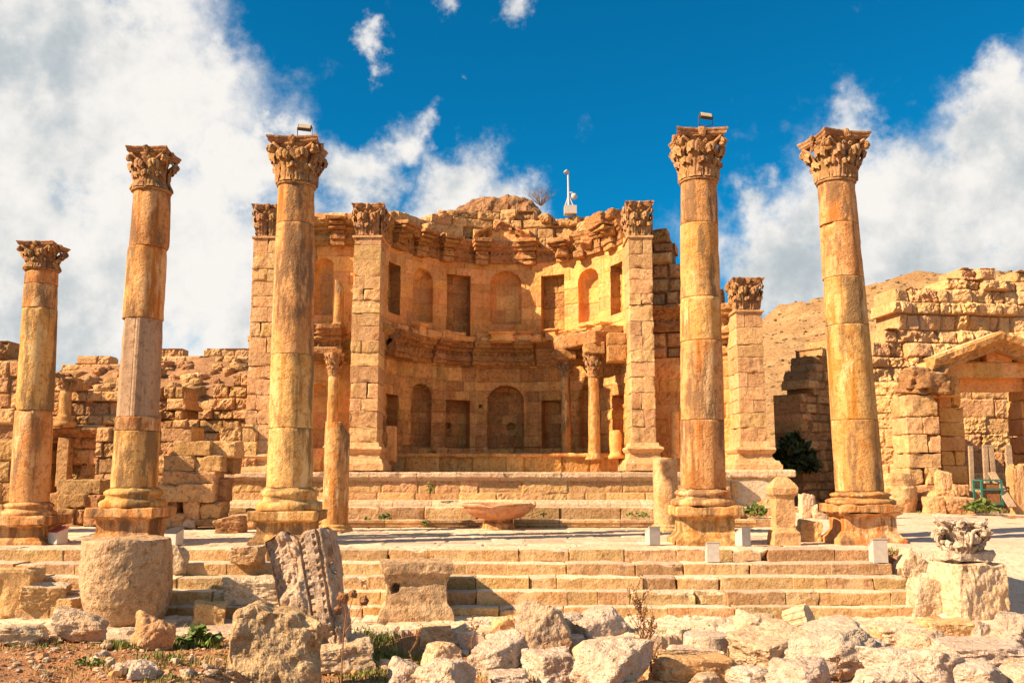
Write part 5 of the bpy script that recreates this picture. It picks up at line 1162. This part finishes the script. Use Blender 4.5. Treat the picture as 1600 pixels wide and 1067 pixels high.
# big front block
Yf = 15.0; p0 = at(424, 1112, Yf + .6) * np.array((1, 0, 1)) + np.array((0, Yf, 0)); k = ppm(1000, Yf); w_ = 158 / k; h_ = 160 / k
def fb(P, h):
    P = P.copy(); t = (P[:, 2] / h[2] + 1) / 2; s = P[:, 0] / h[0]
    P[:, 0] = P[:, 0] * (1.0 - .16 * t) + .03 * t; P[:, 2] -= .16 * np.clip(s, 0, 1) ** 1.5 * h[2] * t; P[:, 2] += .10 * h[2] * t * np.exp(-((s + .5) / .3) ** 2)
    return P + np.stack([0 * t, .06 * fbm(P * 2.2, 4, 5, .6), .03 * fbm(P * 3, 5, 4)], -1)
o = MB().add(*rblock((p0[0], Yf + .62, p0[2] + h_ / 2), (w_, 1.2, h_), 7, 44, .05, .05, 2.4, chip=.28, rot=(-.04, .03, .20), fn=fb), b=.4).build('stone_block', M['brown'], loc=p0); tag(o, 'biggest rough brown block in the foreground, in front of the leaning carved block', 'stone block')
# leaning carved block: mouldings with bead rows run up its front
Yc = 17.6; p0 = at(484, 1020, Yc + .5) * np.array((1, 0, 1)) + np.array((0, Yc, 0)); k = ppm(910, Yc); w_ = 104 / k; h_ = 186 / k
def carve(P, h):
    P = P.copy(); fr = P[:, 1] < -h[1] + .08; s = P[:, 0]; t = P[:, 2]
    d = np.zeros(len(P)); u = (s + h[0]) / (2 * h[0])
    for a, b, dep in ((.50, .535, .06), (.80, .84, .06)): d += dep * ((u > a) & (u < b))
    for a, b in ((.54, .60), (.73, .79)): d += .035 * ((u > a) & (u < b)) * (np.sin(t * 40) > .1)
    q_ = np.stack([P[:, 0], 0 * t, P[:, 2]], -1); lf = 1 - sm(u, .40, .50)
    d += .10 * (u < .2) * (1 - u / .2) + .10 * sm(u, .86, .96) + lf * (.16 * np.clip(fbm(q_ * 2.3, 41, 4, .6) + .1, -.3, 1) + .07 * np.clip(fbm(q_ * 7, 43, 3), 0, 1))
    d += (1 - lf) * .05 * np.clip(fbm(q_ * 4, 47, 3) - .1, 0, 1)
    P[:, 1] += np.where(fr, d, 0)
    tt = (t / h[2] + 1) / 2
    P[:, 2] -= np.exp(-((u - .50) / .07) ** 2) * .16 * sm(tt, .8, 1); P[:, 2] += .09 * np.exp(-((u - .28) / .16) ** 2) * tt
    P[:, 0] *= 1 - .12 * (1 - tt); return P
mb = MB(); mb.add(*rblock((p0[0], Yc + .5, p0[2] + h_ / 2), (w_, .9, h_), 9, 60, .04, .028, 2.6, rot=(R(-9), R(-14), R(2)), chip=.22, fn=carve), b=.3)
o = mb.build('carved_block', M['grey'], loc=p0); tag(o, 'tall carved block leaning left, worn rows of beads down its right half', 'carved block')
# cube shaped pedestal with a round hole
Yp = hit(644, 976)[1]; p0 = at(644, 978, Yp); k = ppm(930, Yp)
xy = [(60, 0), (59, 14), (55, 26), (49, 34), (48, 64), (52, 74), (57, 82), (58, 97)]
prof = dense([(a / k, b / k) for a, b in xy], .05); v, f = sqprof(prof, k=26); v[:, 1] *= .92
hc = np.array((-34 / k, 0, 58 / k)); fr = v[:, 1] < -.5 * 48 / k
dd = np.hypot(v[:, 0] - hc[0], v[:, 2] - hc[2]); 
v = wobble(v, .035, 2.2, 12); v[:, 1] += np.where(fr, .30 * (1 - sm(dd, .075, .12)), 0)
q_ = np.clip(fbm(v * 1.6, 31, 3) - .05, 0, 1); v[:, 0] *= 1 - .28 * q_ * sm(v[:, 2], .3, .9)
o = MB().add(v @ rot3(0, 0, .12).T + p0 + np.array((0, 54 / k, -.03)), f, .5).build('pedestal', M['brown'], loc=p0); tag(o, 'cube shaped brown pedestal with a round hole, before the middle of the steps', 'pedestal')
# big drum
Yd = 20.1; k = ppm(915, Yd + .9); r_ = 69 / k; hd = 128 / k; p0 = np.array((ax(196, 915, Yd + r_), Yd, az(982, Yd)))
v, f = lathe(dense([(r_ * .60, -.1), (r_ * .74, .0), (r_ * .86, .10 * hd), (r_ * .96, .26 * hd), (r_ * 1.0, .45 * hd), (r_ * .99, .75 * hd), (r_ * .97, .975 * hd), (r_ * .95, hd), (r_ * .6, hd + .005), (r_ * .3, hd)], .05), 110)
v[:, 0] += .10 * (1 - v[:, 2] / hd) * r_ ; v = wobble(v, .035, 1.8, 17) + np.stack([0 * v[:, 0], .02 * fbm(v * 6, 3, 3), 0 * v[:, 0]], -1)
o = MB().add(v + p0 + np.array((-.02, r_, 0)), f, .5).build('column_drum', M['brown'], loc=p0); tag(o, 'huge upright column drum in the left foreground in front of the steps', 'column drum')
# half buried drum on the right
p0 = hit(1110, 1032); k = ppm(1020, p0[1]); r_ = 37 / k; hd = 36 / k
v, f = lathe(dense([(r_ * .97, -.2), (r_, .0), (r_, hd * .92), (r_ * .95, hd), (r_ * .5, hd + .01)], .05), 64)
o = MB().add(wobble(v, .02, 2.6, 8) + p0 + np.array((0, r_ * .8, 0)), f, .5).build('column_drum', M['rubble'], loc=p0); tag(o, 'half buried round drum among the pale rubble right of the dry plant', 'column drum')
# fluted fragment
p0 = at(1237, 998, hit(1237, 1000)[1] + .6); k = ppm(990, p0[1])
v, f = lathe(dense([(.26, 0), (.27, .5), (.2, .52)], .04), 72, fnr=lambda r, ph, z: r * (1 - .08 * (np.cos(ph * 12) > .2)))
o = MB().add(wobble(v @ rot3(R(70), 0, R(55)).T, .02, 3, 2) + p0 + np.array((0, .2, .3)), f, .4).build('fluted_fragment', M['pale'], loc=p0); tag(o, 'short fluted column fragment lying behind the long tilted block', 'column fragment')
# square block with a carved capital on it
p0 = hit(1527, 970); k = ppm(930, p0[1] + .5); w_ = 81 / k; h_ = 84 / k; p0[0] = ax(1521, 930, p0[1] + w_ / 2) - .1
o = MB().add(*rblock((p0[0], p0[1] + w_ / 2, p0[2] + h_ / 2 - .03), (w_, w_, h_ + .06), 15, 34, .03, .035, 3.4, chip=.16, rot=(0, 0, .12), fn=lambda P, h: P + np.stack([0 * P[:, 0], .035 * fbm(P * np.array((9, 9, 4)), 4, 3), 0 * P[:, 0]], -1)), b=.5).build('stone_block', M['pale'], loc=p0); tag(o, 'square pecked stone block carrying a carved capital, right foreground', 'stone block')
cz = p0[2] + h_; cc = (p0[0] - 18 / k + .16, p0[1] + w_ * .5, cz - .04)
ct = thing('carved_capital', cc, 'battered white Corinthian capital resting on the square block at the right', 'carved capital')
MB().add(*rblock((cc[0] + .05, cc[1], cz + .14), (w_ * .92, w_ * .8, .30), 8, 16, .10, .06, 3, chip=.2), b=.5).build('bed', M['rubble'], ct)
capital(ct, (cc[0], cc[1], cz + .10), .40, .86, 33, False, .12, pi / 4 + .35, 1.0, .9, M['rubble'], fn=lambda V: wobble(V, .07, 3.4, 4) @ rot3(.05, -.06, 0).T, erode=.09)

# ================================================================ PLANTS
def blades(mb, c, n, w, h, rs, lean=.5, wd=.012, dep=None):
    dep = dep or w
    for k in range(n):
        p = np.array(c) + np.array((rs.normal() * w * .5, rs.normal() * dep * .5, 0)); p[2] = float(hz(p[0], p[1])) - .02 if c[2] is None else c[2]
        a = rs.rand() * 2 * pi; L = h * rs.uniform(.5, 1.2); d = np.array((cos(a), sin(a), 0)); s = np.array((-sin(a), cos(a), 0)) * wd; t = L * lean * rs.uniform(.3, 1.3)
        pts = [p, p + d * t * .35 + np.array((0, 0, L * .6)), p + d * t + np.array((0, 0, L * .95))]
        V = np.array([pts[0] - s, pts[0] + s, pts[1] + s * .8, pts[1] - s * .8, pts[2]]); mb.add(V, [np.array([[0, 1, 2, 3]]), np.array([[3, 2, 4]])], rs.rand())
rs = np.random.RandomState(21)
def gz_(x, y): return float(hz(x, y))
mbg = MB(); mbs = MB()
def patch(mb, px, py, wpx, n, h, lean=.5, wd=.010):
    b = hit(px, py); w = wpx / ppm(py, b[1])
    for k in range(n):
        x, y = b[0] + rs.normal() * w * .4, b[1] + rs.normal() * w * .3; blades(mb, (x, y, gz_(x, y) - .01), 1, .02, h, rs, lean, wd)
for a in ((300, 1012, 60, 420, .16), (190, 1012, 50, 300, .18), (600, 1030, 70, 500, .16), (560, 1015, 60, 300, .18), (590, 1050, 70, 200, .10), (815, 1062, 60, 260, .20), (1035, 1010, 60, 300, .16), (990, 1012, 40, 200, .18), (1130, 1045, 40, 160, .16), (650, 1040, 40, 160, .12), (270, 1062, 60, 160, .08), (130, 1045, 60, 90, .07), (1430, 885, 50, 200, .14), (560, 1062, 60, 160, .1), (1540, 800, 60, 320, .2), (1440, 800, 80, 260, .12), (580, 1000, 60, 500, .2), (640, 1060, 80, 350, .14), (880, 1062, 60, 300, .2), (1060, 1012, 70, 400, .16), (1110, 1050, 50, 260, .16), (820, 1010, 40, 200, .14), (1300, 1000, 60, 200, .12), (250, 1030, 80, 260, .12), (380, 1040, 40, 200, .14), (60, 1010, 80, 160, .1), (405, 898, 40, 160, .08), (1390, 892, 40, 200, .12)): patch(mbg, *a)
o = mbg.build('grass', M['grass']); struct(o, 'stuff')
for a in ((240, 1000, 60, 90, .28), (420, 1066, 60, 60, .26), (690, 1062, 60, 60, .2), (1350, 1010, 60, 60, .36), (1480, 1010, 60, 80, .4), (620, 1055, 60, 120, .1), (1130, 1035, 36, 90, .3), (90, 1030, 140, 120, .07), (1000, 1040, 60, 60, .2), (880, 1030, 40, 40, .2), (330, 1040, 40, 60, .2), (760, 1060, 80, 120, .18), (1200, 1020, 80, 120, .2), (1400, 1040, 100, 120, .2), (640, 1020, 60, 120, .2), (150, 1060, 140, 200, .09)): patch(mbs, *a, lean=.7, wd=.006)
o = mbs.build('dry_grass', M['straw']); struct(o, 'stuff')
def weed(px, py, w, h, label, seed, z=None, Y=None, mat='leaf', n=60, name='weed', cat='weed'):
    b = hit(px, py, z) if Y is None else at(px, py, Y); k = ppm(py, b[1]); W_, H_ = w / k, h / k; rs = np.random.RandomState(seed); mb = MB(); ms = MB()
    root = thing(name, b, label, cat)
    for j in range(n):
        a = rs.rand() * 2 * pi; e = sqrt(rs.rand()); c = b + np.array((cos(a) * e * W_ / 2, sin(a) * e * W_ / 2 * .6 - .03, H_ * (1 - .6 * e * e) * rs.uniform(.25, 1)))
        L = min(W_, H_ * 1.5) * rs.uniform(.14, .26); nrm = rs.normal(size=3) + np.array((0, -.4, 1.2)); nrm /= np.linalg.norm(nrm); t = np.cross(nrm, rs.normal(size=3)); t /= np.linalg.norm(t); s = np.cross(nrm, t)
        V = np.array([c - t * L, c - s * L * .45 - t * L * .2, c + s * L * .45 - t * L * .2, c + t * L, c - s * L * .35 + t * L * .45, c + s * L * .35 + t * L * .45]); mb.add(V, [np.array([[1, 2, 5, 4]]), np.array([[0, 2, 1], [4, 5, 3]])], rs.rand())
        if j % 6 == 0: ms.add(*tube([b + np.array((cos(a) * .02, 0, 0)), (b + c) / 2 + np.array((0, 0, .1 * H_)), c], .012 * H_ + .003, 4))
    mb.build('leaf', M[mat], root); ms.build('stem', M['grass'], root)
weed(312, 1010, 70, 32, 'broad leafed green weed by the small squared block at the left', 1, n=90)
weed(672, 772, 14, 22, 'green tuft hanging on the pool parapet, left of the basin', 2, Y=36.3, n=40)
weed(602, 812, 20, 12, 'larger dark green tuft on the low step right of the slim broken column', 3, Y=34.9, n=40)
weed(574, 815, 14, 9, 'tiny green tuft closest to the slim broken column on the low step', 4, Y=34.9, n=26)
weed(664, 822, 13, 14, 'weed at the foot of the low step halfway to the basin', 5, Y=34.6, n=30)
weed(997, 808, 38, 10, 'spreading weed on the low step left of the short rough stump', 6, Y=34.9, n=50)
weed(1180, 806, 34, 20, 'bushy weed on the step behind the tall pale column', 7, Y=35.6, n=60)
weed(849, 808, 10, 12, 'small weed just right of the basin', 8, Y=34.8, n=26)
weed(1244, 742, 60, 66, 'dark green bush in the shaded gap below the hill', 9, Y=43, mat='bushleaf', n=420, name='bush', cat='bush')
weed(1535, 800, 54, 20, 'green weed patch in front of the green crate', 10, Y=35, n=90)
weed(1145, 850, 14, 12, 'little weed between the white boxes under the tall pale column', 11, z=-.27, n=26)
weed(1062, 848, 14, 14, 'small weed right of the white box left of the tall pale column', 12, z=.02, n=26)
weed(408, 892, 24, 10, 'low weed on the second step beside the squarish stone', 13, z=-.55, n=36)
weed(140, 1040, 50, 14, 'grey green weed in the orange soil at the lower left', 14, n=60)
weed(1395, 800, 30, 10, 'weed at the foot of the masonry stump near the rightmost column', 15, Y=34, n=40)
# tall dry plants
def dryplant(px, py0, py1, w, Y, label, seed, nb=14, heads=False):
    b = at(px, py0, Y); b[2] = max(b[2], gz_(b[0], b[1]) - .02) if not heads else b[2]; k = ppm((py0 + py1) / 2, Y); top = at(px, py1, Y)[2]; H = top - b[2]; rs = np.random.RandomState(seed)
    root = thing('dry_plant', b, label, 'dry plant', None); ms = MB(); mh = MB()
    pts = [b + np.array((rs.normal() * .012 * j, rs.normal() * .01, H * j / 6)) for j in range(7)]
    ms.add(*tube(pts, np.linspace(.012, .004, 7), 5)); P = np.array(pts)
    for j in range(nb):
        t = rs.uniform(.1, .72); i = int(t * 6); p0 = P[i] + (P[i + 1] - P[i]) * (t * 6 - i); a = rs.rand() * 2 * pi; L = H * rs.uniform(.16, .34) * (1 - .4 * t)
        d = np.array((cos(a) * .38, sin(a) * .38, 1.0)); p1 = p0 + d * L * .5 + np.array((cos(a), sin(a), 0)) * w / k * .14; p2 = p0 + d * L + np.array((cos(a), sin(a), 0)) * w / k * .2
        ms.add(*tube([p0, p1, p2], [.006, .005, .003], 4))
        for q_ in range(13):
            s = rs.rand(); c = p0 + (p1 - p0) * s * 2 if s < .5 else p1 + (p2 - p1) * (s * 2 - 1); V, F = rock((.022, .022, .026), 3, 3, rough=.1); mh.add(V + c + rs.normal(size=3) * .012, F, rs.rand())
    for q_ in range(46):
        s = rs.uniform(.05, 1) * 6; i = min(5, int(s)); c = P[i] + (P[i + 1] - P[i]) * (s - i); V, F = rock((.022, .022, .028), 4, 3, rough=.1); mh.add(V + c + rs.normal(size=3) * .012, F, rs.rand())
    if True: ms.V += mh.V; ms.B += mh.B; [ms.F[q_].extend([f_ + ms.n for f_ in mh.F[q_]]) for q_ in (3, 4)]; ms.build('stem', M['dry'], root); return
dryplant(1003, 1046, 896, 44, 16.6, 'tall brown dry seed plant standing among the rubble right of the white pointed boulder', 3, 30)
dryplant(1018, 1050, 950, 36, 16.4, 'shorter brown dry plant right beside the tall one', 4, 18)
dryplant(1316, 1085, 1030, 14, 14.6, 'short brown dry spike in front of the very large low boulder', 5, 1)
dryplant(645, 1046, 965, 26, 16.6, 'thin dry stem in front of the cube shaped pedestal', 6, 3)
dryplant(738, 1030, 960, 20, 17.4, 'thin dry stem left of the rubble heap', 7, 3)
# thistle with dry heads
Yt = 14.2; b = at(532, 1090, Yt); th_ = thing('thistle', b, 'dry thistle with round brown seed heads right of the big front block', 'thistle')
ms = MB(); j0 = at(537, 990, Yt)
def tp(px, py, dy=0): return at(px, py, Yt + dy)
ms.add(*tube([b, tp(534, 1040), tp(537, 990), tp(541, 958)], [.014, .012, .010, .007], 6))
for tip, mid in (((536, 938), (540, 958)), ((552, 932), (545, 955)), ((569, 940), (556, 965)), ((530, 952), (538, 965))): ms.add(*tube([tp(537, 990) if tip[0] > 550 else tp(540, 968), tp(*mid), tp(*tip)], .006, 5))
ms.build('stem', M['dry'], th_)
for px, py, s in ((536, 935, 17), (552, 928, 13), (569, 938, 14), (529, 950, 11)):
    V, F = rock((s / 97, s / 97, s / 102), px, 10, 30, 20, .16); MB().add(V + tp(px, py), F, .5).build('seed_head', M['dry'], th_)
# small stones packed between the boulders, each one loose
rs = np.random.RandomState(33); GS = 'small stones packed between the foreground boulders'
for k in range(215):
    px, pb_ = (rs.uniform(600, 1600), rs.uniform(1000, 1090)) if k < 115 else (rs.uniform(20, 600), rs.uniform(990, 1060))
    b_ = hit(px, pb_)
    s = rs.uniform(.10, .34) if k < 115 else rs.uniform(.07, .18); V, F = rock((s * rs.uniform(1, 1.7), s * 1.1, s * rs.uniform(.6, 1)), k + 1300, 9, 9, 34, .07, rs.rand() * .7)
    o = MB().add(V @ rot3(rs.normal() * .2, rs.normal() * .2, rs.rand() * 6).T + b_ + np.array((0, s * .3, s * .22)), F, rs.rand()).build('loose_stone', M[['rubble', 'pale', 'grey', 'rubble', 'pier'][k % 5]], loc=b_)
    tag(o, 'small loose stone lying on the ground between the larger foreground boulders', 'stone', GS)
# pebbles on the soil: nobody could count them
rs = np.random.RandomState(91); mb = MB(); base = [rock((1, 1, .75), 700 + k, 3, rough=.1) for k in range(8)]
for k in range(1500):
    x = rs.uniform(-9.5, -1) if k < 900 else rs.uniform(-4, 12); y = rs.uniform(12.3, 18.7) if k < 900 else rs.uniform(14, 18.8)
    s = .02 + .09 * rs.rand() ** 4; V, F = base[k % 8]; mb.add(V * s * np.array((1, 1, .8)) @ rot3(0, 0, rs.rand() * 6).T + np.array((x, y, gz_(x, y) + s * .15)), F, rs.rand())
o = mb.build('gravel', M['rubble']); struct(o, 'stuff')
mb = MB()
for k in range(4200):
    x = rs.uniform(-9.5, -1.5); y = 12.3 + 6.3 * rs.rand(); s = .02 + .07 * rs.rand() ** 3; V, F = base[k % 8]; mb.add(V * s * np.array((1, 1, .8)) @ rot3(0, 0, rs.rand() * 6).T + np.array((x, y, gz_(x, y) + s * .1)), F, rs.rand())
o = mb.build('soil_clods', M['soil']); struct(o, 'stuff')
